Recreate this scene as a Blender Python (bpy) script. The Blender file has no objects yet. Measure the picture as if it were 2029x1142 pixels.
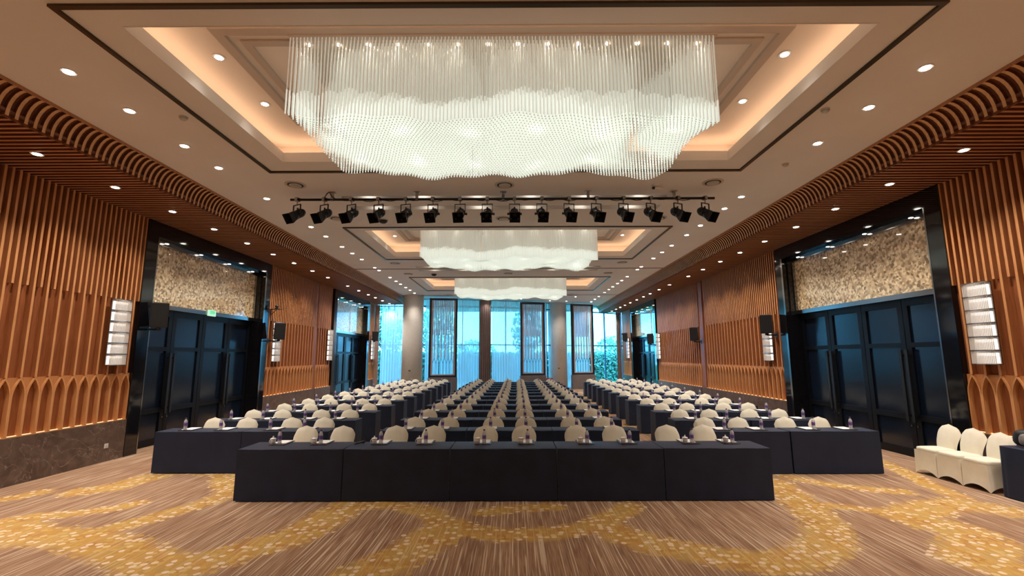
import bpy, math, random
import numpy as np
from mathutils import Matrix, Vector

random.seed(7)
sc = bpy.context.scene
COL = sc.collection
PI = math.pi

# ------------------------------------------------------------------ camera
FPX, PITCH, YAW, ROLL, CAMH = 928.1, .1448, .0024, .0032, 2.139
fw = Vector((-math.sin(YAW) * math.cos(PITCH), math.cos(YAW) * math.cos(PITCH), math.sin(PITCH)))
rt = Vector((math.cos(YAW), math.sin(YAW), 0)); up = rt.cross(fw)
rt = (rt * math.cos(ROLL) - up * math.sin(ROLL)); up = rt.cross(fw)
cam = bpy.data.cameras.new('camera')
cam.sensor_fit = 'HORIZONTAL'; cam.sensor_width = 36.0; cam.lens = 36.0 * FPX / 2029.0
cam.clip_start = .05; cam.clip_end = 300
camo = bpy.data.objects.new('camera', cam); COL.objects.link(camo)
camo.matrix_world = Matrix(((rt.x, up.x, -fw.x, 0), (rt.y, up.y, -fw.y, 0), (rt.z, up.z, -fw.z, CAMH), (0, 0, 0, 1)))
sc.camera = camo

# ------------------------------------------------------------------ world, exposure
SKY_STRENGTH = 12.5
W_CANOPY, W_CEIL, W_CHAND, W_COVE, W_INNER = 205, 135, 10, 6.5, 12
EXPOSURE = 0.0
w = bpy.data.worlds.new('sky'); sc.world = w; w.use_nodes = True
nt = w.node_tree; nt.nodes.clear()
wo = nt.nodes.new('ShaderNodeOutputWorld'); bg = nt.nodes.new('ShaderNodeBackground')
bg.inputs['Color'].default_value = (.56, .80, 1.0, 1); bg.inputs['Strength'].default_value = SKY_STRENGTH
nt.links.new(bg.outputs[0], wo.inputs[0])
vs = sc.view_settings
vs.view_transform = 'Standard'; vs.look = 'None'; vs.gamma = 1.0; vs.exposure = EXPOSURE; vs.use_curve_mapping = False

# ------------------------------------------------------------------ room dimensions (metres)
XL, XR = -8.5, 8.08            # timber wall faces
ZCAN, ZC, ZT = 5.35, 5.72, 5.69    # timber soffit, plain ceiling, top of the curved ribs
AL, BL, AR, BR = -6.755, -6.54, 6.444, 6.19
YF = -4.5                      # wall behind the camera
PIT = .1235                    # rib pitch
BAY = 8.36
COFX = (-4.27, 4.0); COFY = (4.64, 8.25); TRX = (-4.75, 4.45); TRY = (4.3, 8.72)
GLASS = [(-8.5, 29.1), (-5.2, 29.2), (-3.2, 29.6), (-.5, 30.3), (2.2, 31.5), (5.2, 33.3), (8.08, 35.2)]

# ------------------------------------------------------------------ materials
MATS = {}
def M(name): return MATS[name]
def newmat(name):
    m = bpy.data.materials.new(name); m.use_nodes = True
    n = m.node_tree; n.nodes.clear(); MATS[name] = m
    out = n.nodes.new('ShaderNodeOutputMaterial')
    return m, n, out
def nd(n, t, **kw):
    x = n.nodes.new(t)
    for k, v in kw.items():
        if k in x.inputs.keys(): x.inputs[k].default_value = v
        else: setattr(x, k, v)
    return x
def pbsdf(n, out, col=(.5, .5, .5), rough=.5, metal=0, spec=.5, **kw):
    p = n.nodes.new('ShaderNodeBsdfPrincipled')
    p.inputs['Base Color'].default_value = (*col, 1); p.inputs['Roughness'].default_value = rough
    p.inputs['Metallic'].default_value = metal; p.inputs['Specular IOR Level'].default_value = spec
    for k, v in kw.items(): p.inputs[k].default_value = v
    n.links.new(p.outputs[0], out.inputs[0]); return p
def simple(name, col, rough=.5, metal=0, spec=.5, var=0, vscale=6, bump=0, bscale=80, **kw):
    m, n, out = newmat(name); p = pbsdf(n, out, col, rough, metal, spec, **kw)
    tc = None
    if var or bump: tc = n.nodes.new('ShaderNodeTexCoord')
    if var:
        no = nd(n, 'ShaderNodeTexNoise'); no.inputs['Scale'].default_value = vscale; no.inputs['Detail'].default_value = 4
        n.links.new(tc.outputs['Object'], no.inputs['Vector'])
        r = n.nodes.new('ShaderNodeValToRGB')
        r.color_ramp.elements[0].position = .3; r.color_ramp.elements[1].position = .7
        r.color_ramp.elements[0].color = (*[c * (1 - var) for c in col], 1); r.color_ramp.elements[1].color = (*[min(1, c * (1 + var)) for c in col], 1)
        n.links.new(no.outputs['Fac'], r.inputs[0]); n.links.new(r.outputs[0], p.inputs['Base Color'])
    if bump:
        nb = nd(n, 'ShaderNodeTexNoise'); nb.inputs['Scale'].default_value = bscale
        n.links.new(tc.outputs['Object'], nb.inputs['Vector'])
        b = n.nodes.new('ShaderNodeBump'); b.inputs['Strength'].default_value = bump; b.inputs['Distance'].default_value = .01
        n.links.new(nb.outputs['Fac'], b.inputs['Height']); n.links.new(b.outputs[0], p.inputs['Normal'])
    return m
def emit(name, col, strength, sampling='AUTO'):
    m, n, out = newmat(name); e = n.nodes.new('ShaderNodeEmission')
    e.inputs[0].default_value = (*col, 1); e.inputs[1].default_value = strength
    n.links.new(e.outputs[0], out.inputs[0])
    try: m.cycles.emission_sampling = sampling
    except Exception: pass
    return m
def wood(name, c1, c2, rough=.45, axis='Z'):
    m, n, out = newmat(name); p = pbsdf(n, out, c1, rough, 0, .3)
    tc = n.nodes.new('ShaderNodeTexCoord'); mp = n.nodes.new('ShaderNodeMapping')
    s = {'Z': (14, 14, 1.0), 'X': (1.0, 14, 14), 'Y': (14, 1, 14)}[axis]
    mp.inputs['Scale'].default_value = s
    n.links.new(tc.outputs['Object'], mp.inputs['Vector'])
    no = nd(n, 'ShaderNodeTexNoise'); no.inputs['Scale'].default_value = 2.5; no.inputs['Detail'].default_value = 6; no.inputs['Distortion'].default_value = .6
    n.links.new(mp.outputs[0], no.inputs['Vector'])
    r = n.nodes.new('ShaderNodeValToRGB'); r.color_ramp.elements[0].position = .3; r.color_ramp.elements[1].position = .72
    r.color_ramp.elements[0].color = (*c1, 1); r.color_ramp.elements[1].color = (*c2, 1)
    n.links.new(no.outputs['Fac'], r.inputs[0]); n.links.new(r.outputs[0], p.inputs['Base Color'])
    return m

wood('veneer', (.23, .072, .025), (.35, .118, .042))
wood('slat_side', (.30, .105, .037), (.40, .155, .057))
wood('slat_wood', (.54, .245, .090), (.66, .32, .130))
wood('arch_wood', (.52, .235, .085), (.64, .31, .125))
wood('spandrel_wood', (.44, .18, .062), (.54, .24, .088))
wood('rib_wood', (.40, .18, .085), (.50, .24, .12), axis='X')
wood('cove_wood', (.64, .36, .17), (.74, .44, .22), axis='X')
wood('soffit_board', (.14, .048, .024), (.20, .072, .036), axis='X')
simple('ceiling_paint', (.82, .80, .785), .75, var=.03, vscale=.7)
simple('fascia_paint', (.80, .77, .74), .7)
simple('coffer_paint', (.80, .69, .60), .75)
simple('moulding_paint', (.52, .42, .35), .7)
simple('bronze', (.085, .062, .042), .3, .8)
simple('gap_dark', (.03, .025, .02), .8)
simple('granite', (.006, .006, .008), .07, 0, .6, var=.6, vscale=60)
simple('lacquer', (.004, .005, .008), .38, 0, .2)
simple('lacquer_panel', (.005, .010, .022), .16, 0, .42)
simple('chrome', (.30, .29, .28), .16, 1)
simple('steel', (.42, .42, .42), .22, 1)
simple('black_metal', (.012, .012, .013), .38, .2)
simple('black_plastic', (.012, .012, .014), .45)
simple('speaker_mesh', (.010, .010, .012), .7, bump=.6, bscale=300)
simple('spot_body', (.014, .015, .018), .42, .3)
simple('white_plate', (.75, .74, .70), .4)
simple('grille_white', (.55, .52, .48), .5)
simple('chair_cloth', (.82, .77, .63), .8, var=.05, vscale=5, bump=.12, bscale=140)
simple('table_cloth', (.015, .023, .050), .6, 0, .3, var=.15, vscale=3, bump=.15, bscale=260, **{'Sheen Weight': .35, 'Sheen Roughness': .25, 'Sheen Tint': (.75, .82, 1.0, 1)})
simple('pad_leather', (.010, .009, .011), .4)
simple('paper', (.92, .90, .89), .7)
simple('porcelain', (.90, .89, .88), .15)
simple('bottle_label', (.16, .09, .38), .4)
simple('bottle_cap', (.06, .04, .10), .4)
simple('frame_dark', (.025, .028, .045), .4)
simple('screen_wood', (.66, .60, .64), .5)
simple('plinth_grey', (.20, .18, .185), .5, var=.1, vscale=4)
simple('drape_brown', (.23, .165, .155), .8, var=.1, vscale=3)
simple('drape_rose', (.46, .30, .25), .8)
simple('mullion', (.05, .16, .28), .35, .3)
simple('red_box', (.33, .03, .05), .45)
simple('bag_black', (.012, .012, .014), .6, var=.4, vscale=12)
simple('bag_grey', (.22, .21, .21), .6, var=.3, vscale=20)
simple('bark', (.10, .075, .05), .9)
simple('leaf_a', (.16, .30, .20), .6, var=.5, vscale=3)
simple('leaf_b', (.22, .36, .24), .6, var=.5, vscale=3)
simple('lawn', (.12, .24, .10), .9, var=.4, vscale=.8)
simple('leg_metal', (.50, .50, .50), .3, 1)
simple('front_wall', (.34, .23, .15), .7)
emit('lamp_face', (1.0, .90, .78), 30.0, 'NONE')
emit('lamp_small', (1.0, .86, .68), 22.0, 'NONE')
emit('cove_led', (1.0, .66, .42), W_COVE)
emit('ledge_led', (1.0, .62, .30), 2.4)
emit('sconce_led', (1.0, .88, .78), 3.2)
emit('sconce_glow', (1.0, .86, .76), 1.4, 'NONE')
emit('slot_lamp', (1.0, .93, .84), 18.0)
emit('exit_green', (.10, .80, .35), 1.1, 'NONE')
emit('exit_pale', (.55, .92, .68), 1.0, 'NONE')

def glassy(name, tint, refl_rough=.02, ior=1.45, tmix=None):
    m, n, out = newmat(name)
    t = n.nodes.new('ShaderNodeBsdfTransparent'); t.inputs[0].default_value = (*tint, 1)
    g = n.nodes.new('ShaderNodeBsdfGlossy'); g.inputs['Roughness'].default_value = refl_rough
    mx = n.nodes.new('ShaderNodeMixShader')
    if tmix is None:
        lw = n.nodes.new('ShaderNodeLayerWeight'); lw.inputs[0].default_value = .5
        pw = n.nodes.new('ShaderNodeMath'); pw.operation = 'POWER'; pw.inputs[1].default_value = 4.0
        ma = n.nodes.new('ShaderNodeMath'); ma.operation = 'MULTIPLY_ADD'; ma.inputs[1].default_value = .8; ma.inputs[2].default_value = .03
        n.links.new(lw.outputs['Facing'], pw.inputs[0]); n.links.new(pw.outputs[0], ma.inputs[0]); n.links.new(ma.outputs[0], mx.inputs[0])
    else: mx.inputs[0].default_value = tmix
    n.links.new(t.outputs[0], mx.inputs[1]); n.links.new(g.outputs[0], mx.inputs[2])
    n.links.new(mx.outputs[0], out.inputs[0]); return m
glassy('window_glass', (.38, .75, .93))
def cloth_sheer(name, col, trans):
    m, n, out = newmat(name)
    t = n.nodes.new('ShaderNodeBsdfTransparent'); t.inputs[0].default_value = (1, 1, 1, 1)
    d = n.nodes.new('ShaderNodeBsdfDiffuse'); d.inputs[0].default_value = (*col, 1)
    tl = n.nodes.new('ShaderNodeBsdfTranslucent'); tl.inputs[0].default_value = (*col, 1)
    a = n.nodes.new('ShaderNodeMixShader'); a.inputs[0].default_value = .6
    n.links.new(d.outputs[0], a.inputs[1]); n.links.new(tl.outputs[0], a.inputs[2])
    b = n.nodes.new('ShaderNodeMixShader'); b.inputs[0].default_value = 1 - trans
    n.links.new(t.outputs[0], b.inputs[1]); n.links.new(a.outputs[0], b.inputs[2])
    n.links.new(b.outputs[0], out.inputs[0]); return m
cloth_sheer('sheer', (.90, .94, .96), .36)
def rodmat(name, col, e, ecol):
    m, n, out = newmat(name)
    p = pbsdf(n, out, col, .12, 0, .8)
    p.inputs['Emission Color'].default_value = (*ecol, 1); p.inputs['Emission Strength'].default_value = e
    m.cycles.emission_sampling = 'NONE'
    return m
rodmat('rod_clear', (.62, .63, .57), .20, (1.0, .98, .86))  # upper rods: weaker glow put into the material as emission
rodmat('rod_painted_glow', (.60, .62, .57), .48, (.95, 1.0, .90))  # lower rods: LED light on the glass painted in as stronger emission
simple('rod_end_shade', (.20, .21, .20), .3)  # rod tips darkened, their shading put into the colour
def tubemat():
    m, n, out = newmat('tube_glass')
    p = n.nodes.new('ShaderNodeBsdfPrincipled'); p.inputs['Base Color'].default_value = (.75, .72, .68, 1); p.inputs['Roughness'].default_value = .06
    t = n.nodes.new('ShaderNodeBsdfTransparent'); t.inputs[0].default_value = (.97, .97, .97, 1)
    mx = n.nodes.new('ShaderNodeMixShader'); mx.inputs[0].default_value = .6
    n.links.new(t.outputs[0], mx.inputs[1]); n.links.new(p.outputs[0], mx.inputs[2]); n.links.new(mx.outputs[0], out.inputs[0])
tubemat()
def bottle_mat():
    m, n, out = newmat('bottle_pet')
    p = n.nodes.new('ShaderNodeBsdfPrincipled'); p.inputs['Base Color'].default_value = (.78, .80, .84, 1); p.inputs['Roughness'].default_value = .08
    t = n.nodes.new('ShaderNodeBsdfTransparent'); t.inputs[0].default_value = (.93, .93, .96, 1)
    mx = n.nodes.new('ShaderNodeMixShader'); mx.inputs[0].default_value = .6
    n.links.new(t.outputs[0], mx.inputs[1]); n.links.new(p.outputs[0], mx.inputs[2]); n.links.new(mx.outputs[0], out.inputs[0])
bottle_mat()
def marble(name, c1, c2, vein, rough=.25, scale=1.3):
    m, n, out = newmat(name); p = pbsdf(n, out, c1, rough)
    tc = n.nodes.new('ShaderNodeTexCoord')
    a = nd(n, 'ShaderNodeTexNoise'); a.inputs['Scale'].default_value = scale * 3; a.inputs['Detail'].default_value = 8; a.inputs['Distortion'].default_value = 1.2
    n.links.new(tc.outputs['Object'], a.inputs['Vector'])
    r = n.nodes.new('ShaderNodeValToRGB'); r.color_ramp.elements[0].position = .35; r.color_ramp.elements[1].position = .7
    r.color_ramp.elements[0].color = (*c1, 1); r.color_ramp.elements[1].color = (*c2, 1)
    n.links.new(a.outputs['Fac'], r.inputs[0])
    b = nd(n, 'ShaderNodeTexNoise'); b.inputs['Scale'].default_value = scale; b.inputs['Detail'].default_value = 5; b.inputs['Distortion'].default_value = 2.0
    n.links.new(tc.outputs['Object'], b.inputs['Vector'])
    r2 = n.nodes.new('ShaderNodeValToRGB'); e = r2.color_ramp.elements
    e[0].position = .493; e[0].color = (0, 0, 0, 1); e[1].position = .507; e[1].color = (0, 0, 0, 1)
    x = e.new(.5); x.color = (1, 1, 1, 1)
    n.links.new(b.outputs['Fac'], r2.inputs[0])
    mx = n.nodes.new('ShaderNodeMix'); mx.data_type = 'RGBA'; mx.inputs['B'].default_value = (*vein, 1) if False else (*vein, 1)
    n.links.new(r2.outputs[0], mx.inputs[0]); n.links.new(r.outputs[0], mx.inputs[6]); mx.inputs[7].default_value = (*vein, 1)
    n.links.new(mx.outputs[2], p.inputs['Base Color'])
marble('stone', (.085, .055, .043), (.155, .105, .082), (.30, .23, .19), .3)
marble('column_stone', (.74, .70, .64), (.82, .78, .72), (.78, .74, .68), .55, 2.5)
def mosaic():
    m, n, out = newmat('mosaic'); p = pbsdf(n, out, (.4, .3, .18), .5, 0, .5)
    tc = n.nodes.new('ShaderNodeTexCoord')
    v = nd(n, 'ShaderNodeTexVoronoi'); v.inputs['Scale'].default_value = 19
    n.links.new(tc.outputs['Object'], v.inputs['Vector'])
    sp = n.nodes.new('ShaderNodeSeparateColor'); n.links.new(v.outputs['Color'], sp.inputs[0])
    r = n.nodes.new('ShaderNodeValToRGB'); e = r.color_ramp.elements
    e[0].position = 0; e[0].color = (.20, .125, .055, 1); e[1].position = 1; e[1].color = (.92, .76, .50, 1)
    x = e.new(.45); x.color = (.58, .41, .22, 1)
    n.links.new(sp.outputs[0], r.inputs[0]); n.links.new(r.outputs[0], p.inputs['Base Color'])
    p.inputs['Coat Weight'].default_value = 1.0; p.inputs['Coat Roughness'].default_value = .03; p.inputs['Coat IOR'].default_value = 1.7
mosaic()
def carpet():
    m, n, out = newmat('carpet'); p = pbsdf(n, out, (.4, .3, .2), .9, 0, .1)
    L = n.links.new
    ge = n.nodes.new('ShaderNodeNewGeometry'); sx = n.nodes.new('ShaderNodeSeparateXYZ'); L(ge.outputs['Position'], sx.inputs[0])
    def noise1(scale, detail, ysc=.02):
        mp = n.nodes.new('ShaderNodeMapping'); mp.inputs['Scale'].default_value = (1, ysc, 0); L(ge.outputs['Position'], mp.inputs['Vector'])
        a = nd(n, 'ShaderNodeTexNoise'); a.noise_dimensions = '2D'; a.inputs['Scale'].default_value = scale; a.inputs['Detail'].default_value = detail
        L(mp.outputs[0], a.inputs['Vector']); return a.outputs['Fac']
    def ramp(src, stops, interp='LINEAR'):
        r = n.nodes.new('ShaderNodeValToRGB'); e = r.color_ramp.elements; r.color_ramp.interpolation = interp
        e[0].position, e[0].color = stops[0][0], (*stops[0][1], 1); e[1].position, e[1].color = stops[-1][0], (*stops[-1][1], 1)
        for q, c in stops[1:-1]: x = e.new(q); x.color = (*c, 1)
        L(src, r.inputs[0]); return r.outputs[0]
    def mix(f, a, b, blend='MIX'):
        x = n.nodes.new('ShaderNodeMix'); x.data_type = 'RGBA'; x.blend_type = blend
        if isinstance(f, float): x.inputs[0].default_value = f
        else: L(f, x.inputs[0])
        for i, s in ((6, a), (7, b)):
            if isinstance(s, tuple): x.inputs[i].default_value = (*s, 1)
            else: L(s, x.inputs[i])
        return x.outputs[2]
    def math_(op, a, b=None):
        x = n.nodes.new('ShaderNodeMath'); x.operation = op
        for i, s in ((0, a), (1, b)):
            if s is None: continue
            if isinstance(s, (int, float)): x.inputs[i].default_value = s
            else: L(s, x.inputs[i])
        return x.outputs[0]
    broad = ramp(noise1(5, 3), [(.30, (.225, .120, .072)), (.52, (.315, .178, .105)), (.72, (.38, .235, .145))])
    fine = ramp(noise1(48, 2, .05), [(.40, (.22, .118, .072)), (.60, (.42, .265, .165))])
    stripes = mix(.5, broad, fine)
    cream = ramp(noise1(52, 1.0, .012), [(.60, (0, 0, 0)), (.66, (1, 1, 1))])
    stripes = mix(math_('MULTIPLY', cream, .75), stripes, (.66, .52, .38))
    at = n.nodes.new('ShaderNodeAttribute'); at.attribute_name = 'ribbon'; rb = at.outputs['Fac']
    vo = nd(n, 'ShaderNodeTexVoronoi'); vo.voronoi_dimensions = '2D'; vo.inputs['Scale'].default_value = 11.5; vo.inputs['Randomness'].default_value = .75
    L(ge.outputs['Position'], vo.inputs['Vector'])
    sp = n.nodes.new('ShaderNodeSeparateColor'); L(vo.outputs['Color'], sp.inputs[0])
    dot = ramp(vo.outputs['Distance'], [(.36, (1, 1, 1)), (.42, (0, 0, 0))])
    nz = nd(n, 'ShaderNodeTexNoise'); nz.noise_dimensions = '2D'; nz.inputs['Scale'].default_value = 3; L(ge.outputs['Position'], nz.inputs['Vector'])
    gold = ramp(nz.outputs['Fac'], [(.3, (.46, .22, .045)), (.5, (.56, .31, .065)), (.7, (.50, .33, .09))])
    gold = mix(math_('MULTIPLY', cream, .55), gold, (.64, .47, .24))
    gold = mix(.22, gold, stripes)
    dcol = ramp(sp.outputs[0], [(.0, (.52, .30, .07)), (.45, (.56, .36, .12)), (.62, (.66, .49, .25)), (.80, (.74, .57, .39)), (1, (.72, .55, .41))])
    dm = math_('MULTIPLY', dot, math_('GREATER_THAN', sp.outputs[1], .25))
    inside = mix(dm, gold, dcol)
    thr = math_('ADD', math_('MULTIPLY', sp.outputs[2], .30), .33)
    body = ramp(math_('ADD', rb, math_('MULTIPLY', math_('SUBTRACT', nz.outputs['Fac'], .5), .25)), [(.34, (0, 0, 0)), (.66, (1, 1, 1))])
    base = mix(math_('MULTIPLY', body, .92), stripes, inside)
    edge = math_('MULTIPLY', math_('GREATER_THAN', rb, thr), dm)
    base = mix(math_('MULTIPLY', edge, .9), base, dcol)
    L(base, p.inputs['Base Color'])
    nb = nd(n, 'ShaderNodeTexNoise'); nb.inputs['Scale'].default_value = 220; L(ge.outputs['Position'], nb.inputs['Vector'])
    b = n.nodes.new('ShaderNodeBump'); b.inputs['Strength'].default_value = .3; b.inputs['Distance'].default_value = .006
    L(nb.outputs['Fac'], b.inputs['Height']); L(b.outputs[0], p.inputs['Normal'])
carpet()

# ------------------------------------------------------------------ mesh helpers
class MB:
    def __init__(s): s.v = []; s.f = []; s.m = []
    def add(s, vs, fs, mi=0):
        b = len(s.v); s.v += [tuple(p) for p in vs]; s.f += [tuple(i + b for i in f) for f in fs]; s.m += [mi] * len(fs)
    def box(s, x0, x1, y0, y1, z0, z1, mi=0):
        if x0 > x1: x0, x1 = x1, x0
        s.add([(x0, y0, z0), (x1, y0, z0), (x1, y1, z0), (x0, y1, z0), (x0, y0, z1), (x1, y0, z1), (x1, y1, z1), (x0, y1, z1)],
              [(0, 3, 2, 1), (4, 5, 6, 7), (0, 1, 5, 4), (1, 2, 6, 5), (2, 3, 7, 6), (3, 0, 4, 7)], mi)
    def bbox(s, x0, x1, y0, y1, z0, z1, b=.004, mi=0):      # box with chamfered vertical edges and top
        s.loft([[(x0 + b, y0), (x1 - b, y0), (x1, y0 + b), (x1, y1 - b), (x1 - b, y1), (x0 + b, y1), (x0, y1 - b), (x0, y0 + b)]] * 2
               + [[(x0 + 2 * b, y0 + b), (x1 - 2 * b, y0 + b), (x1 - b, y0 + 2 * b), (x1 - b, y1 - 2 * b), (x1 - 2 * b, y1 - b), (x0 + 2 * b, y1 - b), (x0 + b, y1 - 2 * b), (x0 + b, y0 + 2 * b)]],
               [z0, z1 - b, z1], mi)
    def loft(s, loops, zs, mi=0):
        n = len(loops[0]); vs = [(x, y, z) for lp, z in zip(loops, zs) for x, y in lp]
        fs = [tuple(range(n))[::-1]]
        for k in range(len(loops) - 1):
            for i in range(n): fs.append((k * n + i, k * n + (i + 1) % n, (k + 1) * n + (i + 1) % n, (k + 1) * n + i))
        fs.append(tuple((len(loops) - 1) * n + i for i in range(n)))
        s.add(vs, fs, mi)
    def tube(s, p0, p1, r, n=8, r2=None, mi=0):
        p0 = Vector(p0); p1 = Vector(p1); d = (p1 - p0).normalized(); r2 = r if r2 is None else r2
        a = d.orthogonal().normalized(); b = d.cross(a)
        ring = lambda p, rr: [p + (a * math.cos(2 * PI * i / n) + b * math.sin(2 * PI * i / n)) * rr for i in range(n)]
        vs = ring(p0, r) + ring(p1, r2)
        fs = [(i, (i + 1) % n, n + (i + 1) % n, n + i) for i in range(n)] + [tuple(range(n))[::-1], tuple(range(n, 2 * n))]
        s.add(vs, fs, mi)
    def path(s, pts, r, n=6, mi=0):
        for a, b in zip(pts[:-1], pts[1:]): s.tube(a, b, r, n, mi=mi)
    def lathe(s, prof, n=16, c=(0, 0, 0), mi=0, mis=None):
        vs = [(c[0] + r * math.cos(2 * PI * i / n), c[1] + r * math.sin(2 * PI * i / n), c[2] + z) for r, z in prof for i in range(n)]
        b = len(s.v); s.v += vs
        for k in range(len(prof) - 1):
            for i in range(n):
                s.f.append((b + k * n + i, b + k * n + (i + 1) % n, b + (k + 1) * n + (i + 1) % n, b + (k + 1) * n + i)); s.m.append(mis[k] if mis else mi)
        s.f.append(tuple(b + i for i in range(n))[::-1]); s.m.append(mis[0] if mis else mi)
        s.f.append(tuple(b + (len(prof) - 1) * n + i for i in range(n))); s.m.append(mis[-1] if mis else mi)
    def grid(s, fn, nu, nv, mi=0, flip=False):
        vs = [fn(i / nu, j / nv) for j in range(nv + 1) for i in range(nu + 1)]
        fs = []
        for j in range(nv):
            for i in range(nu):
                q = (j * (nu + 1) + i, j * (nu + 1) + i + 1, (j + 1) * (nu + 1) + i + 1, (j + 1) * (nu + 1) + i)
                fs.append(q[::-1] if flip else q)
        s.add(vs, fs, mi)
    def extr(s, poly, fn0, fn1, mi=0):                       # polygon -> two mapped copies joined
        n = len(poly); vs = [fn0(*p) for p in poly] + [fn1(*p) for p in poly]
        s.add(vs, [tuple(range(n))[::-1], tuple(range(n, 2 * n))] + [(i, (i + 1) % n, n + (i + 1) % n, n + i) for i in range(n)], mi)
    def mesh(s, name, mats, smooth=False):
        me = bpy.data.meshes.new(name); me.from_pydata(s.v, [], s.f); 
        for m in (mats if isinstance(mats, (list, tuple)) else [mats]): me.materials.append(MATS[m])
        if any(s.m): me.polygons.foreach_set('material_index', s.m)
        if smooth: me.polygons.foreach_set('use_smooth', [True] * len(me.polygons))
        me.update(); return me
    def build(s, name, mats, parent=None, smooth=False, **kw):
        return inst(name, s.mesh(name, mats, smooth), parent, **kw)
def inst(name, me, parent=None, loc=(0, 0, 0), rz=0, rot=None, scale=None):
    o = bpy.data.objects.new(name, me); COL.objects.link(o)
    if parent is not None: o.parent = parent
    o.location = loc; o.rotation_euler = rot if rot else (0, 0, rz)
    if scale: o.scale = scale
    return o
def tag(o, label=None, cat=None, group=None, kind=None):
    if label: o['label'] = label
    if cat: o['category'] = cat
    if group: o['group'] = group
    if kind: o['kind'] = kind
    return o
def thing(name, label, cat, loc=(0, 0, 0), rz=0, group=None, kind=None):
    o = bpy.data.objects.new(name, None); COL.objects.link(o); o.empty_display_size = .1
    o.location = loc; o.rotation_euler = (0, 0, rz)
    return tag(o, label, cat, group, kind)
def autosmooth(me, ang=35):
    me.polygons.foreach_set('use_smooth', [True] * len(me.polygons))
    try: me.set_sharp_from_angle(angle=math.radians(ang))
    except Exception: pass
    return me
ORD = ['first', 'second', 'third', 'fourth', 'fifth', 'sixth', 'seventh', 'eighth', 'ninth', 'tenth', 'eleventh', 'twelfth',
       'thirteenth', 'fourteenth', 'fifteenth', 'sixteenth', 'seventeenth', 'eighteenth', 'nineteenth', 'twentieth',
       'twenty-first', 'twenty-second', 'twenty-third', 'twenty-fourth', 'twenty-fifth', 'twenty-sixth', 'twenty-seventh', 'twenty-eighth', 'twenty-ninth', 'thirtieth']

def spot(loc, energy, parent=None, size=2.2, blend=.7, color=(1, .90, .80), radius=.05, dirv=None):
    l = bpy.data.lights.new('lamp_light', 'SPOT'); l.energy = energy; l.spot_size = size; l.spot_blend = blend
    l.color = color; l.shadow_soft_size = radius
    o = bpy.data.objects.new('lamp_light', l); COL.objects.link(o); o.location = loc
    if parent is not None: o.parent = parent
    if dirv is not None: o.rotation_euler = Vector(dirv).to_track_quat('-Z', 'Y').to_euler()
    return o

# ------------------------------------------------------------------ floor with carpet pattern
RIB = [
(0.9, [(-6.66, 6.43), (-5.88, 6.05), (-5.17, 5.95), (-4.41, 5.62), (-3.79, 5.26), (-3.37, 5.17), (-3.15, 5.41), (-2.97, 5.68), (-2.72, 5.87), (-2.55, 6.31), (-2.42, 7.01), (-2.35, 7.35)]),
(0.6, [(-5.01, 5.84), (-5.09, 6.24), (-4.95, 6.46), (-4.82, 6.77), (-4.58, 7.25), (-4.47, 7.81)]),
(0.8, [(-6.98, 7.92), (-6.65, 8.21), (-6.57, 8.87), (-6.32, 9.45), (-5.3, 9.04), (-4.4, 7.76)]),
(0.5, [(-6.56, 6.72), (-6.08, 6.86), (-5.7, 7.08), (-5.59, 7.31)]),
(0.5, [(-7.85, 7.52), (-7.67, 7.65), (-7.63, 7.92)]),
(0.6, [(-2.35, 7.23), (-1.76, 7.23), (-1.18, 6.89), (-0.9, 6.39), (-0.55, 6.18), (-0.11, 6.01), (0.38, 6.07), (0.89, 6.24), (1.3, 6.66), (1.67, 7.09)]),
(0.9, [(-0.82, 6.3), (-1.0, 5.89), (-1.2, 5.47), (-1.42, 5.1), (-1.56, 4.89)]),
(0.5, [(-0.41, 6.88), (0.01, 7.03), (0.59, 7.1)]),
(0.8, [(1.12, 6.42), (1.29, 6.04), (1.58, 5.76), (1.86, 5.59), (2.22, 5.39), (2.62, 5.22), (3.14, 5.38), (3.65, 5.79), (3.94, 6.27), (4.12, 6.96), (4.33, 7.82), (4.42, 8.42)]),
(0.4, [(4.26, 7.18), (4.76, 7.06), (5.09, 6.84), (5.19, 6.64)]),
(0.5, [(4.87, 8.76), (5.26, 8.25), (5.71, 7.95), (6.15, 7.8)]),
(0.9, [(5.24, 6.7), (5.97, 7.05), (6.57, 7.16), (6.8, 6.89)]),
(1.0, [(5.3, 6.44), (5.5, 6.18), (5.42, 5.78), (4.85, 5.31), (4.97, 5.07), (5.04, 4.86)]),
(0.5, [(7.47, 10.17), (7.28, 9.3), (6.88, 8.09), (6.77, 7.53)]),
]
def ribbon_val(px, py):
    best = np.zeros_like(px)
    def seg(w, pts, ox, oy, sx):
        nonlocal best
        for (ax, ay), (bx, by) in zip(pts[:-1], pts[1:]):
            ax, bx = ax * sx + ox, bx * sx + ox; ay, by = ay + oy, by + oy
            dx, dy = bx - ax, by - ay; L2 = dx * dx + dy * dy + 1e-9
            t = np.clip(((px - ax) * dx + (py - ay) * dy) / L2, 0, 1)
            d = np.hypot(px - ax - t * dx, py - ay - t * dy)
            best = np.maximum(best, np.clip(1.0 - d / (w * .66), 0, 1))
    for w, pts in RIB: seg(w, pts, 0, 0, 1)
    for oy, sx, ox in ((4.6, -1, .4), (9.2, 1, 0), (13.8, -1, .4), (18.4, 1, 0), (23, -1, .4), (-5.2, -1, .3)):
        for w, pts in RIB: seg(w, pts, ox, oy, sx)
    return best
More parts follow.
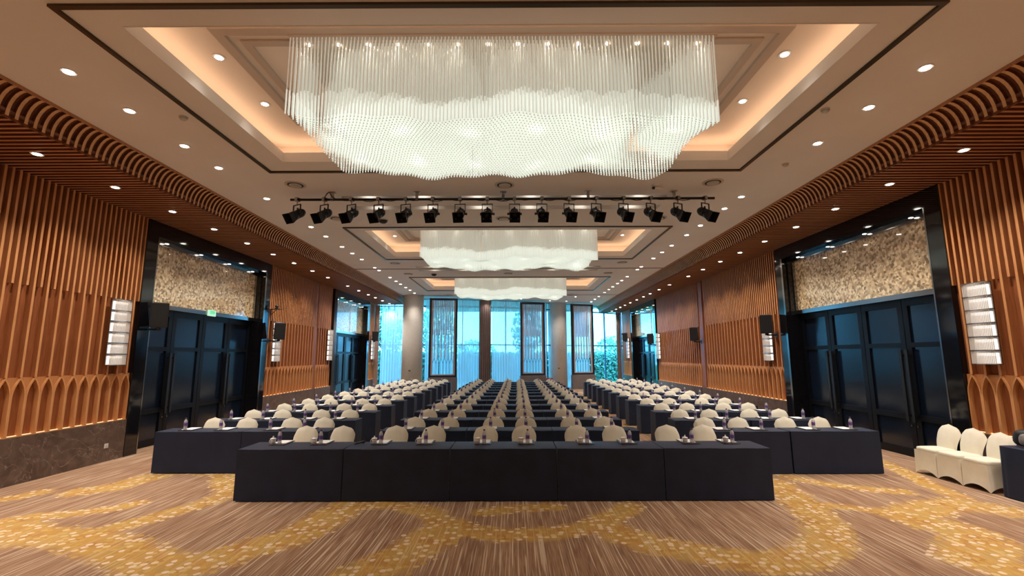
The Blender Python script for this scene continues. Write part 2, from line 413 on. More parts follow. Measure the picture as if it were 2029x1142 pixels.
def floor():
    xs = np.arange(-9.2, 8.95, .06)
    ys = np.concatenate([np.arange(YF - .2, 3.6, .3), np.arange(3.6, 10.5, .05), np.arange(10.5, 38.2, .16)])
    X, Y = np.meshgrid(xs, ys); nx, ny = len(xs), len(ys)
    vs = np.stack([X.ravel(), Y.ravel(), np.zeros(nx * ny)], 1)
    i = np.arange(nx * ny).reshape(ny, nx)
    fs = np.stack([i[:-1, :-1].ravel(), i[:-1, 1:].ravel(), i[1:, 1:].ravel(), i[1:, :-1].ravel()], 1)
    me = bpy.data.meshes.new('floor'); me.from_pydata(vs.tolist(), [], fs.tolist())
    a = me.attributes.new('ribbon', 'FLOAT', 'POINT'); a.data.foreach_set('value', ribbon_val(vs[:, 0], vs[:, 1]).astype(np.float32))
    me.materials.append(M('carpet'))
    tag(inst('floor', me), 'striped brown carpet with golden dotted swirls', 'carpet', kind='structure')
floor()

# ------------------------------------------------------------------ plain ceiling with coffers, slots
NB = (-1, 0, 1, 2)
SLOT_Y = [(10.12, 10.36), (10.84, 11.12)]
SLOTX = (-3.95, 3.55)
def ceiling():
    holes = []
    for k in NB:
        holes.append((COFX[0], COFX[1], COFY[0] + BAY * k, COFY[1] + BAY * k))
        if k >= 0:
            for a, b in SLOT_Y: holes.append((SLOTX[0], SLOTX[1], a + BAY * k, b + BAY * k))
    yb = sorted({YF, 38.0, *[h[2] for h in holes], *[h[3] for h in holes]})
    b = MB()
    for y0, y1 in zip(yb[:-1], yb[1:]):
        ym = (y0 + y1) / 2; hs = [h for h in holes if h[2] < ym < h[3]]
        x = BL + .015; cuts = sorted((h[0], h[1]) for h in hs)
        for c0, c1 in cuts: b.box(x, c0, y0, y1, ZC, ZC + .18); x = c1
        b.box(x, BR - .015, y0, y1, ZC, ZC + .18)
    o = b.build('ceiling', 'ceiling_paint'); tag(o, 'plain taupe painted ceiling around the lit coffers', 'ceiling', kind='structure')
    # coffers
    for k in NB:
        dy = BAY * k; y0, y1 = COFY[0] + dy, COFY[1] + dy; x0, x1 = COFX
        g = .34
        c = MB()
        c.box(x0 - g, x1 + g, y0 - g, y1 + g, 6.18, 6.26)
        c.box(x0 - g - .06, x0 - g, y0 - g, y1 + g, 5.9, 6.26); c.box(x1 + g, x1 + g + .06, y0 - g, y1 + g, 5.9, 6.26)
        c.box(x0 - g - .06, x1 + g + .06, y0 - g - .06, y0 - g, 5.9, 6.26); c.box(x0 - g - .06, x1 + g + .06, y1 + g, y1 + g + .06, 5.9, 6.26)
        co = c.build('coffer_lid', 'coffer_paint', o)
        # stepped mouldings on the upper ceiling
        yc = (y0 + y1) / 2; xc = (x0 + x1) / 2
        for hx, hy, t, wd in ((3.62, 1.22, .045, .13), (3.36, .96, .03, .10)):
            f = MB()
            f.box(xc - hx, xc - hx + wd, yc - hy, yc + hy, 6.18 - t, 6.18); f.box(xc + hx - wd, xc + hx, yc - hy, yc + hy, 6.18 - t, 6.18)
            f.box(xc - hx + wd, xc + hx - wd, yc - hy, yc - hy + wd, 6.18 - t, 6.18); f.box(xc - hx + wd, xc + hx - wd, yc + hy - wd, yc + hy, 6.18 - t, 6.18)
            f.build('moulding', 'moulding_paint', o)
        # concealed LED strips on the ledge
        e = MB(); h = .15
        e.box(x0 - h - .05, x0 - h, y0 - h, y1 + h, 5.90, 5.925); e.box(x1 + h, x1 + h + .05, y0 - h, y1 + h, 5.90, 5.925)
        e.box(x0 - h, x1 + h, y0 - h - .05, y0 - h, 5.90, 5.925); e.box(x0 - h, x1 + h, y1 + h, y1 + h + .05, 5.90, 5.925)
        e.build('cove_light', 'cove_led', o)
        # inner fascia lining
        fa = MB(); t = .012
        fa.box(x0, x0 + t, y0, y1, ZC - .004, 5.9); fa.box(x1 - t, x1, y0, y1, ZC - .004, 5.9)
        fa.box(x0 + t, x1 - t, y0, y0 + t, ZC - .004, 5.9); fa.box(x0 + t, x1 - t, y1 - t, y1, ZC - .004, 5.9)
        fa.build('fascia', 'fascia_paint', o)
        tr = MB(); a0, a1 = TRX; b0, b1 = TRY[0] + dy, TRY[1] + dy; q = .055
        tr.box(a0, a0 + q, b0, b1, ZC - .03, ZC); tr.box(a1 - q, a1, b0, b1, ZC - .03, ZC)
        tr.box(a0 + q, a1 - q, b0, b0 + q, ZC - .03, ZC); tr.box(a0 + q, a1 - q, b1 - q, b1, ZC - .03, ZC)
        if k >= 0:
            tag(tr.build('trim_%d' % (k + 1), 'bronze'), 'bronze metal trim framing the %s coffer from the camera' % ORD[k], 'trim', kind='structure')
    # movable-wall track lines across the ceiling
    for n_, yy in ((4, 18.95), (5, 27.4)):
        t = MB(); t.box(BL + .02, BR - .02, yy, yy + .05, ZC - .012, ZC)
        tag(t.build('trim_%d' % n_, 'gap_dark'), 'dark movable-wall track crossing the ceiling, %s' % ('nearer' if n_ == 4 else 'farther'), 'trim', kind='structure')
    return o
CEIL = ceiling()

def slot_lights():
    k = 0
    for bay in (0, 1, 2):
        for a, b in SLOT_Y:
            y0, y1 = a + BAY * bay, b + BAY * bay
            t = thing('slot_light', 'long recessed linear light slot in the ceiling, %s from the camera' % ORD[k], 'light', ((SLOTX[0] + SLOTX[1]) / 2, (y0 + y1) / 2, ZC), group='recessed ceiling light slots')
            hx = (SLOTX[1] - SLOTX[0]) / 2; hy = (y1 - y0) / 2
            m = MB(); m.box(-hx, hx, -hy, hy, .16, .18); m.box(-hx, hx, hy - .012, hy, .0, .16); m.box(-hx, hx, -hy, -hy + .012, .0, .16)
            m.box(-hx, -hx + .012, -hy, hy, 0, .16); m.box(hx - .012, hx, -hy, hy, 0, .16)
            m.build('trough', 'grille_white', t)
            for i in range(6):
                x = -hx + .65 + i * (2 * hx - 1.3) / 5
                l = MB(); l.lathe([(.045, .10), (.05, .16)], 10, (x, -.02, 0)); l.build('lamp', 'slot_lamp', t)
            k += 1
slot_lights()

# ------------------------------------------------------------------ side canopies: soffit ribs and curved cove ribs
def canopy(side):
    lft = side == 'left'
    xw, xa, xb = (XL, AL, BL) if lft else (XR, AR, BR)
    sg = 1 if lft else -1
    yend = 29.2 if lft else 35.2
    b = MB()
    b.box(xw - sg * .5, xa, YF, yend, ZCAN + .05, ZCAN + .09)                 # board above the ribs
    b.box(xw - sg * .5, xb, YF, yend, 5.92, 5.98)
    # curved backing shell
    def pt(t, off):
        cx = xa + (xb - xa) * (1 - math.cos(t)) ; cz = ZCAN + (ZT - ZCAN) * math.sin(t)
        nx, nz = -math.cos(t) * sg, math.sin(t) * .8
        return cx + nx * off, cz + nz * off
    N = 6
    prof = [pt(i * PI / 2 / N, .05) for i in range(N + 1)] + [pt(i * PI / 2 / N, .08) for i in range(N, -1, -1)]
    b.extr(prof, lambda x, z: (x, YF, z), lambda x, z: (x, yend, z))
    o = b.build('ceiling_' + side, 'soffit_board')
    tag(o, 'ribbed timber canopy along the %s wall with curved edge' % side, 'ceiling', kind='structure')
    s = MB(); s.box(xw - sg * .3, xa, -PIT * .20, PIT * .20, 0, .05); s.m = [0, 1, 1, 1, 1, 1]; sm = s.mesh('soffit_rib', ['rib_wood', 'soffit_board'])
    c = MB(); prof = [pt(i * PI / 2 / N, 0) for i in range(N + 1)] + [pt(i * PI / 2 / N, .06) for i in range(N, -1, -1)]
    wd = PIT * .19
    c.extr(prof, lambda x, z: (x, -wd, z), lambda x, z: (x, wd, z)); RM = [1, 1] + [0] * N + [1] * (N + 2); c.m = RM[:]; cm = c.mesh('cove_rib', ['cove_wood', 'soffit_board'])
    far_s, far_c = MB(), MB()
    y = 10.53 if lft else 8.58
    y0 = y - math.floor((y - YF - .1) / PIT) * PIT
    yy = y0
    while yy < yend - .1:
        if 4.9 < yy < 13.5:
            inst('soffit_rib', sm, o, (0, yy, ZCAN)); inst('cove_rib', cm, o, (0, yy, 0))
        else:
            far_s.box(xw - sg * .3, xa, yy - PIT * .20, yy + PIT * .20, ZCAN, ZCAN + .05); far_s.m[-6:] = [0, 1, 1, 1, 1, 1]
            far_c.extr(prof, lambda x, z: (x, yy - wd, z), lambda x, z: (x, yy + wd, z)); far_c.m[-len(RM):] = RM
        yy += PIT
    tag(far_s.build('soffit_ribs', ['rib_wood', 'soffit_board'], o), kind='stuff'); tag(far_c.build('cove_ribs', ['cove_wood', 'soffit_board'], o), kind='stuff')
    # edge strip at the top of the curve
    e = MB(); e.box(xb, xb + sg * .02, YF, yend, ZT - .012, ZC + .02); e.build('edge_strip', 'rib_wood', o)
canopy('left'); canopy('right')

# ------------------------------------------------------------------ timber walls
def wall(side, secs, doors, seams, yend):
    lft = side == 'left'
    xw = XL if lft else XR; sg = 1 if lft else -1
    X = lambda d: xw + sg * d
    b = MB()
    for y0, y1 in secs + seams: b.box(X(-.08), X(-.5), y0, y1, 0, ZCAN + .06)
    for y0, y1 in doors: b.box(X(-.62), X(-.75), y0 - .3, y1 + .3, 0, ZCAN + .06)
    o = b.build('wall_' + side, 'veneer'); tag(o, 'orange timber wall with vertical slats on the %s side' % side, 'wall', kind='structure')
    w2 = .021
    def boxmesh(nm, z0, z1, w_, d0, d1, mat):
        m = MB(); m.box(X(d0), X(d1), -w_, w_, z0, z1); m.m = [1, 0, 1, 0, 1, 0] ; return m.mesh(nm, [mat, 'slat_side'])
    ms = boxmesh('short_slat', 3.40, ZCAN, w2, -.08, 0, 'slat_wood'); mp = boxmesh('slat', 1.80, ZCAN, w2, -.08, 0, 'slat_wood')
    # pointed arch unit: rib band and recessed spandrel
    H = PIT; zt, zs, zb = 1.80, 1.45, .80; rw = .024
    NA = 7
    def curve(off):    # pointed half arch from apex to springing, right half
        rise = zt - zs; R_ = (rise * rise + H * H) / (2 * H); cx = H - R_; r_ = R_ - off
        ta = math.acos(max(-1, min(1, -cx / r_)))
        return [(cx + r_ * math.cos(ta * (1 - i / NA)), zs + r_ * math.sin(ta * (1 - i / NA))) for i in range(NA + 1)]
    a = MB()
    out = curve(0); inn = curve(rw)
    for s in (1, -1):
        for i in range(NA):
            q = [out[i], out[i + 1], inn[i + 1], inn[i]]; q = [(s * p[0], p[1]) for p in q]
            if s < 0: q = q[::-1]
            a.extr(q, lambda y, z: (X(-.08), y, z), lambda y, z: (X(0), y, z))
        y0, y1 = sorted((s * (H - rw), s * H)); a.box(X(-.08), X(0), y0, y1, zb, zs)
        for i in range(NA):    # spandrel
            q = [(s * H, out[i][1]), (s * H, out[i + 1][1]), (s * out[i + 1][0], out[i + 1][1]), (s * out[i][0], out[i][1])]
            if s > 0: q = q[::-1]
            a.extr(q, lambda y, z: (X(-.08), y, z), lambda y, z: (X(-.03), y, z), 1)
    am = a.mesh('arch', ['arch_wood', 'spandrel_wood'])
    for (y0, y1) in secs:
        near_end = y1 if abs(y1 - (10.56 if lft else 8.55)) < .01 else None
        ap = y1 - H - .01 if near_end else y0 + H + .01
        st = -2 * H if near_end else 2 * H
        far = MB(); yy = ap; n = 0
        while y0 + H - .02 < yy < y1 - H + .02:
            vis = (yy > 6.9) and yy < 20.6
            if vis:
                inst('slat', mp, o, (0, yy, 0)); inst('short_slat', ms, o, (0, yy - H if st > 0 else yy + H, 0)); inst('arch', am, o, (0, yy, 0))
            else:
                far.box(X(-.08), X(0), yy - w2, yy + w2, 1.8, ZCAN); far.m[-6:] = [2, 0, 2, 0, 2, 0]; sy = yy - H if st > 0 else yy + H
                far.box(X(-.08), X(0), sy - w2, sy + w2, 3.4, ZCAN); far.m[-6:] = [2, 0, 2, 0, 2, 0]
                bse = len(far.v); far.v += [(v[0], v[1] + yy, v[2]) for v in a.v]; far.f += [tuple(i + bse for i in f) for f in a.f]; far.m += a.m
            yy += st
        if far.v:
            tag(far.build('slats', ['arch_wood', 'spandrel_wood', 'slat_side'], o), kind='stuff')
        sb = MB(); sb.box(X(-.09), X(.02), y0 + .004, y1 - .004, 0, .80); sb.build('stone_base', 'stone', o)
        lg = MB(); lg.box(X(-.085), X(.005), y0 + .004, y1 - .004, .80, .812); lg.build('ledge', 'slat_wood', o)
        ld = MB(); ld.box(X(-.06), X(-.045), y0 + .05, y1 - .05, .812, .82); ld.build('ledge_light', 'ledge_led', o)
    for (y0, y1) in seams:
        sb = MB(); sb.box(X(-.09), X(-.0), y0, y1, 0, .80); sb.build('stone_base', 'stone', o)
        p = MB(); p.box(X(-.09), X(-.03), y0 + .02, y1 - .02, .80, ZCAN); p.build('seam_panel', 'veneer', o)
    return o
WL = wall('left', [(YF, 10.56), (16.17, 20.12), (20.42, 22.1), (27.6, 29.1)], [(10.56, 16.17), (22.1, 27.6)], [(20.12, 20.42)], 29.1)
WR = wall('right', [(YF, 8.55), (14.16, 20.05), (20.5, 26.6), (32.3, 35.2)], [(8.55, 14.16), (26.6, 32.3)], [(20.05, 20.5)], 35.2)
b = MB(); b.box(XL - .5, XR + .5, YF - .2, YF, 0, 6.3)
tag(b.build('wall_front', 'front_wall'), 'plain wall behind the camera', 'wall', kind='structure')

# ------------------------------------------------------------------ black stone door portals
def portal(num, side, y0, y1, label):
    lft = side == 'left'; xw = XL if lft else XR; sg = 1 if lft else -1
    X = lambda d: xw + sg * d
    t = thing('door_%d' % num, label, 'door', (0, 0, 0), kind='structure')
    jw = .36; D = -.52
    f = MB()
    f.box(X(.03), X(D), y0, y0 + jw, 0, ZCAN); f.box(X(.03), X(D), y1 - jw, y1, 0, ZCAN); f.box(X(.03), X(D), y0 + jw, y1 - jw, 5.0, ZCAN)
    f.box(X(-.10), X(D), y0 + jw, y0 + jw + .05, 0, 5.0); f.box(X(-.10), X(D), y1 - jw - .05, y1 - jw, 0, 5.0); f.box(X(-.10), X(D), y0 + jw, y1 - jw, 4.95, 5.0)
    f.build('portal', 'granite', t)
    a, c = y0 + jw + .05, y1 - jw - .05
    bar = MB(); bar.box(X(-.22), X(D), a, c, 3.33, 3.44); bar.box(X(-.22), X(-.30), a, a + .045, 3.44, 4.95); bar.box(X(-.22), X(-.30), c - .045, c, 3.44, 4.95)
    bar.box(X(-.22), X(-.30), a + .045, c - .045, 4.88, 4.95); bar.build('metal_frame', 'chrome', t)
    g = MB(); g.box(X(-.29), X(-.33), a + .045, c - .045, 3.44, 4.88); g.build('transom_panel', 'mosaic', t)
    tt = MB(); tt.box(X(.035), X(.02), y0 + jw - .03, y0 + jw, 0, 5.0); tt.box(X(.035), X(.02), y1 - jw, y1 - jw + .08, 0, 5.0); tt.build('edge_trim', 'chrome', t)
    bk = MB(); bk.box(X(D), X(D - .1), y0, y1, 0, ZCAN); bk.build('backing', 'lacquer', t)
    n = 4; lw = (c - a) / n
    for i in range(n):
        l0, l1 = a + i * lw + .008, a + (i + 1) * lw - .008
        lf = MB(); d0, d1 = -.36, -.44; s = .13
        lf.box(X(d0), X(d1), l0, l0 + s, .01, 3.33); lf.box(X(d0), X(d1), l1 - s, l1, .01, 3.33)
        for z0, z1 in ((.01, .16), (.78, .90), (2.30, 2.40), (3.18, 3.33)): lf.box(X(d0), X(d1), l0 + s, l1 - s, z0, z1)
        leaf = lf.build('door_leaf', 'lacquer', t)
        for z0, z1 in ((.16, .78), (.90, 2.30), (2.40, 3.18)):
            p = MB(); p.box(X(d0 - .035), X(d1 + .01), l0 + s, l1 - s, z0, z1); p.build('panel', 'lacquer_panel', leaf)
        hy = l1 - .07 if i % 2 == 0 else l0 + .07
        h = MB(); h.box(X(d0 + .10), X(d0 + .06), hy - .035, hy + .035, .75, 2.25); h.box(X(d0), X(d0 + .06), hy - .02, hy + .02, .85, .90); h.box(X(d0), X(d0 + .06), hy - .02, hy + .02, 2.1, 2.15)
        h.build('pull_handle', 'black_metal', leaf)
        k = MB(); k.tube((X(d0), hy + (.09 if i % 2 else -.09) * 0 , .66), (X(d0 + .03), hy, .66), .022, 10); k.build('lock', 'steel', leaf)
    # small spots in the head of the portal
    for i in range(4):
        yy = y0 + jw + .5 + i * (y1 - y0 - 2 * jw - 1.0) / 3
        l = MB(); l.lathe([(.04, -.004), (.04, 0)], 10, (X(-.16), yy, 4.949)); l.build('head_lamp', 'lamp_small', t)
    return t
portal(1, 'left', 10.56, 16.17, 'black double folding doors under patterned transom on the left, nearer')
portal(2, 'left', 22.1, 27.6, 'black folding doors on the left wall, near the windows')
portal(3, 'right', 8.55, 14.16, 'black folding doors under patterned transom on the right, nearer')
portal(4, 'right', 26.6, 32.3, 'black folding doors on the right wall, near the windows')

# ------------------------------------------------------------------ glass wall at the far end
def glass_wall():
    n = 0
    H = 5.72
    for (p, q) in zip(GLASS[:-1], GLASS[1:]):
        n += 1
        p = Vector((*p, 0)); q = Vector((*q, 0)); d = q - p; L = d.length; rz = math.atan2(d.y, d.x)
        t = thing('window_%d' % n, 'tall glass wall bay with blue mullions, %s from the left' % ORD[n - 1], 'window', p, rz, kind='structure')
        f = MB(); nb_ = 2 if n == 6 else max(2, round(L / 1.25)); wv = L / nb_
        for i in range(nb_ + 1): f.box(i * wv - .03, i * wv + .03, -.05, .05, 0, H)
        for z in (.03, 2.86, 5.25): f.box(0, L, -.05, .05, z - .03, z + .04)
        f.box(0, L, -.05, .05, H - .04, H + .1)
        f.build('mullion_frame', 'mullion', t)
        for i in range(nb_):
            for z0, z1 in ((.07, 2.83), (2.90, 5.22), (5.29, H - .04)):
                g = MB(); g.box(i * wv + .04, (i + 1) * wv - .04, -.006, .006, z0, z1); g.build('pane', 'window_glass', t)
glass_wall()
def curtain(name, mat, x0, x1, label, cat, off=-.28, amp=.045, per=.16, z1=5.66, group=None, tilt=0):
    # follows the glass wall at a distance 'off' in front of it
    def yat(x):
        for (a, b), (c, d) in zip(GLASS[:-1], GLASS[1:]):
            if a <= x <= c: return b + (d - b) * (x - a) / (c - a)
        return GLASS[-1][1]
    nn = max(8, int((x1 - x0) / per * 6)); m = MB()
    xm = (x0 + x1) / 2
    def fn(u, v):
        x = x0 + (x1 - x0) * u; ph = 2 * PI * (x - x0) / per
        return (x - xm, yat(x) - yat(xm) + amp * math.sin(ph) * (1 - .3 * v) + .02 * math.sin(x * 7), .02 + v * (z1 - .02))
    m.grid(fn, nn, 4)
    o = m.build(name, mat, smooth=True, loc=(xm, yat(xm) + off, 0)); tag(o, label, cat, group)
    return o
curtain('sheer_curtain', 'sheer', -8.1, -6.7, 'white sheer curtain at the far left bay beside the stone column', 'curtain', z1=5.3, group='white sheer curtains')
curtain('sheer_curtain', 'sheer', -4.55, -2.15, 'white sheer curtain left of the brown drape', 'curtain', group='white sheer curtains')
curtain('sheer_curtain', 'sheer', -1.35, 2.2, 'white sheer curtain right of the brown drape', 'curtain', group='white sheer curtains')
curtain('sheer_curtain', 'sheer', -5.4, -4.6, 'narrow white sheer curtain between the left column and first screen', 'curtain', group='white sheer curtains')
curtain('sheer_curtain', 'sheer', 3.6, 5.3, 'white sheer curtain behind the right lattice screen', 'curtain', group='white sheer curtains')
curtain('drape', 'drape_brown', -2.13, -1.4, 'mauve brown pleated drape in the middle of the windows', 'curtain', off=-.55, amp=.05, per=.12)
curtain('drape', 'drape_rose', -8.47, -8.2, 'rose brown drape gathered against the left wall end', 'curtain', off=-.4, amp=.03, per=.09, z1=5.3)
curtain('drape', 'drape_brown', 7.5, 7.85, 'grey brown drape gathered against the right wall end', 'curtain', off=-.6, amp=.04, per=.12, z1=5.3)

# stone clad round columns
def column(x, y, r, label):
    t = thing('round_column', label, 'column', (x, y, 0), group='round stone columns')
    m = MB(); m.lathe([(r, 0), (r, ZC)], 40); m.build('shaft', 'column_stone', t, True)
    m = MB(); m.lathe([(r + .012, 0), (r + .012, .12), (r, .13)], 40); m.build('base_ring', 'plinth_grey', t, True)
    m = MB(); m.box(-.06, .06, -r - .012, -r + .03, 1.30, 1.38); m.build('plate', 'steel', t)
column(-5.93, 27.7, .60, 'pale stone round column left of the window screens')
column(3.0, 32.0, .64, 'pale stone round column right of the middle window screen')

# three tall lattice screens on plinths
def screen(x0, x1, y, rz, label):
    wd = x1 - x0; t = thing('lattice_screen', label, 'screen', ((x0 + x1) / 2, y, 0), rz, 'lattice screens before the windows')
    h = wd / 2; z0, z1 = 1.0, 5.6
    m = MB(); m.bbox(-h - .03, h + .03, -.16, .16, 0, .92, .01); m.build('plinth', 'plinth_grey', t)
    for q in ((-h, -h + .12, z0 - .08, z1), (h - .12, h, z0 - .08, z1)):
        m = MB(); m.box(q[0], q[1], -.09, .09, q[2], q[3]); m.build('frame_post', 'frame_dark', t)
    for q in ((z0 - .08, z0 + .04), (z1 - .12, z1)):
        m = MB(); m.box(-h + .12, h - .12, -.09, .09, *q); m.build('frame_rail', 'frame_dark', t)
    # inner pale border
    m = MB(); i0 = h - .12
    m.box(-i0, -i0 + .1, -.04, .04, z0 + .04, z1 - .12); m.box(i0 - .1, i0, -.04, .04, z0 + .04, z1 - .12); m.box(-i0 + .1, i0 - .1, -.04, .04, z0 + .04, z0 + .10)
    m.build('border', 'screen_wood', t)
    na = 6; a0 = i0 - .1; pw = 2 * a0 / na
    sl = MB(); sl.box(-.028, .028, -.03, .03, 2.02, z1 - .12); slm = sl.mesh('slat', 'screen_wood')
    ss = MB(); ss.box(-.028, .028, -.03, .03, 3.4, z1 - .12); ssm = ss.mesh('short_slat', 'screen_wood')
    ar = MB(); ho = pw / 2
    for s in (1, -1):
        pts = [(0, 2.04), (s * ho * .55, 1.90), (s * ho, 1.72), (s * ho, z0 + .1)]
        for (ax, az), (bx, bz) in zip(pts[:-1], pts[1:]):
            ar.tube((ax, 0, az), (bx, 0, bz), .014, 4)
    arm = ar.mesh('arch', 'frame_dark')
    for i in range(na):
        xc = -a0 + pw * (i + .5)
        inst('slat', slm, t, (xc, 0, 0)); inst('arch', arm, t, (xc, 0, 0))
        inst('short_slat', ssm, t, (xc - pw / 2, 0, 0))
    for z in (3.72, 5.1):
        m = MB(); m.box(-a0, a0, -.012, .012, z, z + .02); m.build('tie_rail', 'screen_wood', t)
screen(-5.0, -3.34, 28.0, .12, 'tall dark framed lattice screen left of the brown drape')
screen(.44, 2.06, 30.35, .2, 'tall dark framed lattice screen between the brown drape and right column')
screen(3.83, 5.42, 31.5, .3, 'tall dark framed lattice screen right of the right column')

# red box at the foot of the right column
m = MB(); m.bbox(-.2, .2, -.12, .12, 0, .80, .01); m.box(-.17, .17, -.13, -.12, .1, .7)
tag(m.build('fire_cabinet', 'red_box', loc=(2.23, 29.6, 0)), 'small dark red cabinet at the foot of the right column', 'cabinet')

# ------------------------------------------------------------------ outside: ground and trees
m = MB(); m.box(-60, 60, 37.6, 120, -.3, -.05); m.box(-60, XL - .8, 28.8, 37.6, -.3, -.05); m.box(XL - .8, 8.9, 37.2, 37.6, -.3, -.05)
tag(m.build('ground', 'lawn'), 'green lawn outside the windows', 'ground', kind='structure')
def tree(x, y, h, r, mat, label, seed):
    rnd = random.Random(seed)
    t = thing('tree', label, 'tree', (x, y, -.05), group='trees outside the windows')
    m = MB(); m.tube((0, 0, 0), (.1, 0, h * .55), .16, 8, .10)
    for i in range(5):
        a = rnd.random() * 6.28; m.tube((.1, 0, h * (.35 + .04 * i)), (math.cos(a) * r * .6, math.sin(a) * r * .6, h * (.55 + .07 * i)), .06, 6, .025)
    m.build('trunk', 'bark', t)
    lf = MB()
    for i in range(1100):
        while True:
            p = Vector((rnd.uniform(-1, 1), rnd.uniform(-1, 1), rnd.uniform(-1, 1)))
            if p.length < 1 and rnd.random() < .25 + .75 * p.length: break
        c = Vector((p.x * r, p.y * r, h * .66 + p.z * h * .36)); s = rnd.uniform(.12, .26)
        u = Vector((rnd.gauss(0, 1), rnd.gauss(0, 1), rnd.gauss(0, 1))).normalized(); v = u.orthogonal().normalized()
        lf.add([c - u * s, c + v * s * .45, c + u * s, c - v * s * .45], [(0, 1, 2, 3)])
    tag(lf.build('foliage', mat, t), kind='stuff')
for i, (x, y, h, r, mt, lb) in enumerate([
    (-10.0, 36, 6.0, 1.6, 'leaf_a', 'leafy tree outside the far left window bay'),
    (-6.6, 41, 6.6, 1.7, 'leaf_b', 'leafy tree outside between the left column and first screen'),
    (1.3, 43, 6.8, 1.5, 'leaf_a', 'leafy tree outside right of the drape'),
    (11.2, 50, 4.3, 2.6, 'leaf_b', 'low bushy tree outside the far right window bay'),
    (-4.2, 52, 3.9, 2.4, 'leaf_b', 'low bushy tree outside left of the brown drape')]):
    tree(x, y, h, r, mt, lb, i)
for i, (x, y, wd) in enumerate([(-9, 39, 8.5), (-.5, 40.5, 8.5), (8.6, 43, 9.5)]):
    rnd = random.Random(50 + i); t = MB()
    for q in range(5200):
        c = Vector((rnd.uniform(-wd / 2, wd / 2), rnd.uniform(-.5, .5), rnd.uniform(.0, 1.0) * 2.5)); s = rnd.uniform(.12, .26)
        u = Vector((rnd.gauss(0, 1), rnd.gauss(0, 1), rnd.gauss(0, 1))).normalized(); v = u.orthogonal().normalized()
        t.add([c - u * s, c + v * s * .5, c + u * s, c - v * s * .5], [(0, 1, 2, 3)])
    tag(t.build('hedge', 'leaf_a', loc=(x, y, -.05)), ['clipped hedge outside the left windows', 'clipped hedge outside the middle windows', 'clipped hedge outside the right windows'][i], 'hedge', 'hedges outside')

# ------------------------------------------------------------------ chandeliers
CX0, CX1, CY0, CY1 = -2.81, 2.57, 5.34, 7.36
def rods():
    nx, ny = 118, 32
    rnd = random.Random(3); up_, lo_ = [], []
    for j in range(ny):
        for i in range(nx):
            u, v = i / (nx - 1), j / (ny - 1)
            x = (u - .5) * (CX1 - CX0 - .06) + ((j * 2) % 5 - 2) * .009 + rnd.uniform(-.003, .003)
            x = max(-(CX1 - CX0) / 2 + .02, min((CX1 - CX0) / 2 - .02, x)); y = (v - .5) * (CY1 - CY0 - .06) + (.07 * math.sin(x * 1.7 + v * 4) + .03 * math.sin(x * 3.1 - v * 7)) * math.sin(PI * v)
            zb = 5.06 + .035 * math.sin(x * 1.9 + v * 6.0) + .03 * math.sin(x * 3.7 - v * 4.2 + 1) + .02 * math.sin(x * 9 + v * 3)
            e = max(0, abs(u - .5) * 2 - .86) / .14
            zb += .09 * e * e * v + .02 * (1 - abs(2 * v - 1))
            zm = zb + .235 + .07 * abs(math.cos((x + .3 * math.sin(v * 9)) * PI / .27)) + .05 * math.sin(x * 2.1 + v * 7) * .6  # scalloped split shapes the LED light pools into the glowing rods
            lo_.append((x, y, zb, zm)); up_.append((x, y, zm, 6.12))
    def mk(lst, r, name, mat):
        a = np.array(lst); n = len(a); off = np.array([(r, 0), (0, r), (-r, 0), (0, -r)])
        vs = np.zeros((n, 8, 3))
        vs[:, :4, :2] = a[:, None, :2] + off; vs[:, 4:, :2] = a[:, None, :2] + off
        vs[:, :4, 2] = a[:, None, 2]; vs[:, 4:, 2] = a[:, None, 3]
        base = (np.arange(n) * 8)[:, None, None]
        fq = np.array([(0, 1, 5, 4), (1, 2, 6, 5), (2, 3, 7, 6), (3, 0, 4, 7), (3, 2, 1, 0)])[None]
        me = bpy.data.meshes.new(name); me.from_pydata(vs.reshape(-1, 3).tolist(), [], (base + fq).reshape(-1, 4).tolist()); me.materials.append(M(mat))
        if name == 'lower_rods': me.materials.append(M('rod_end_shade')); me.polygons.foreach_set('material_index', [0, 0, 0, 0, 1] * n)  # darker bottom caps imitate shaded rod ends
        return me
    front_u = up_[:nx]; front_l = lo_[:nx]
    return mk(up_[nx:], .0065, 'upper_rods', 'rod_clear'), mk(lo_[nx:], .0095, 'lower_rods', 'rod_painted_glow'), front_u, front_l
RU, RL, FU, FL = rods()
def unit_rod(r, name, mat):
    m = MB(); m.tube((0, 0, 0), (0, 0, 1), r, 6); return m.mesh(name, mat)
UR, LR = unit_rod(.0065, 'glass_rod', 'rod_clear'), unit_rod(.0095, 'painted_glow_rod', 'rod_painted_glow')
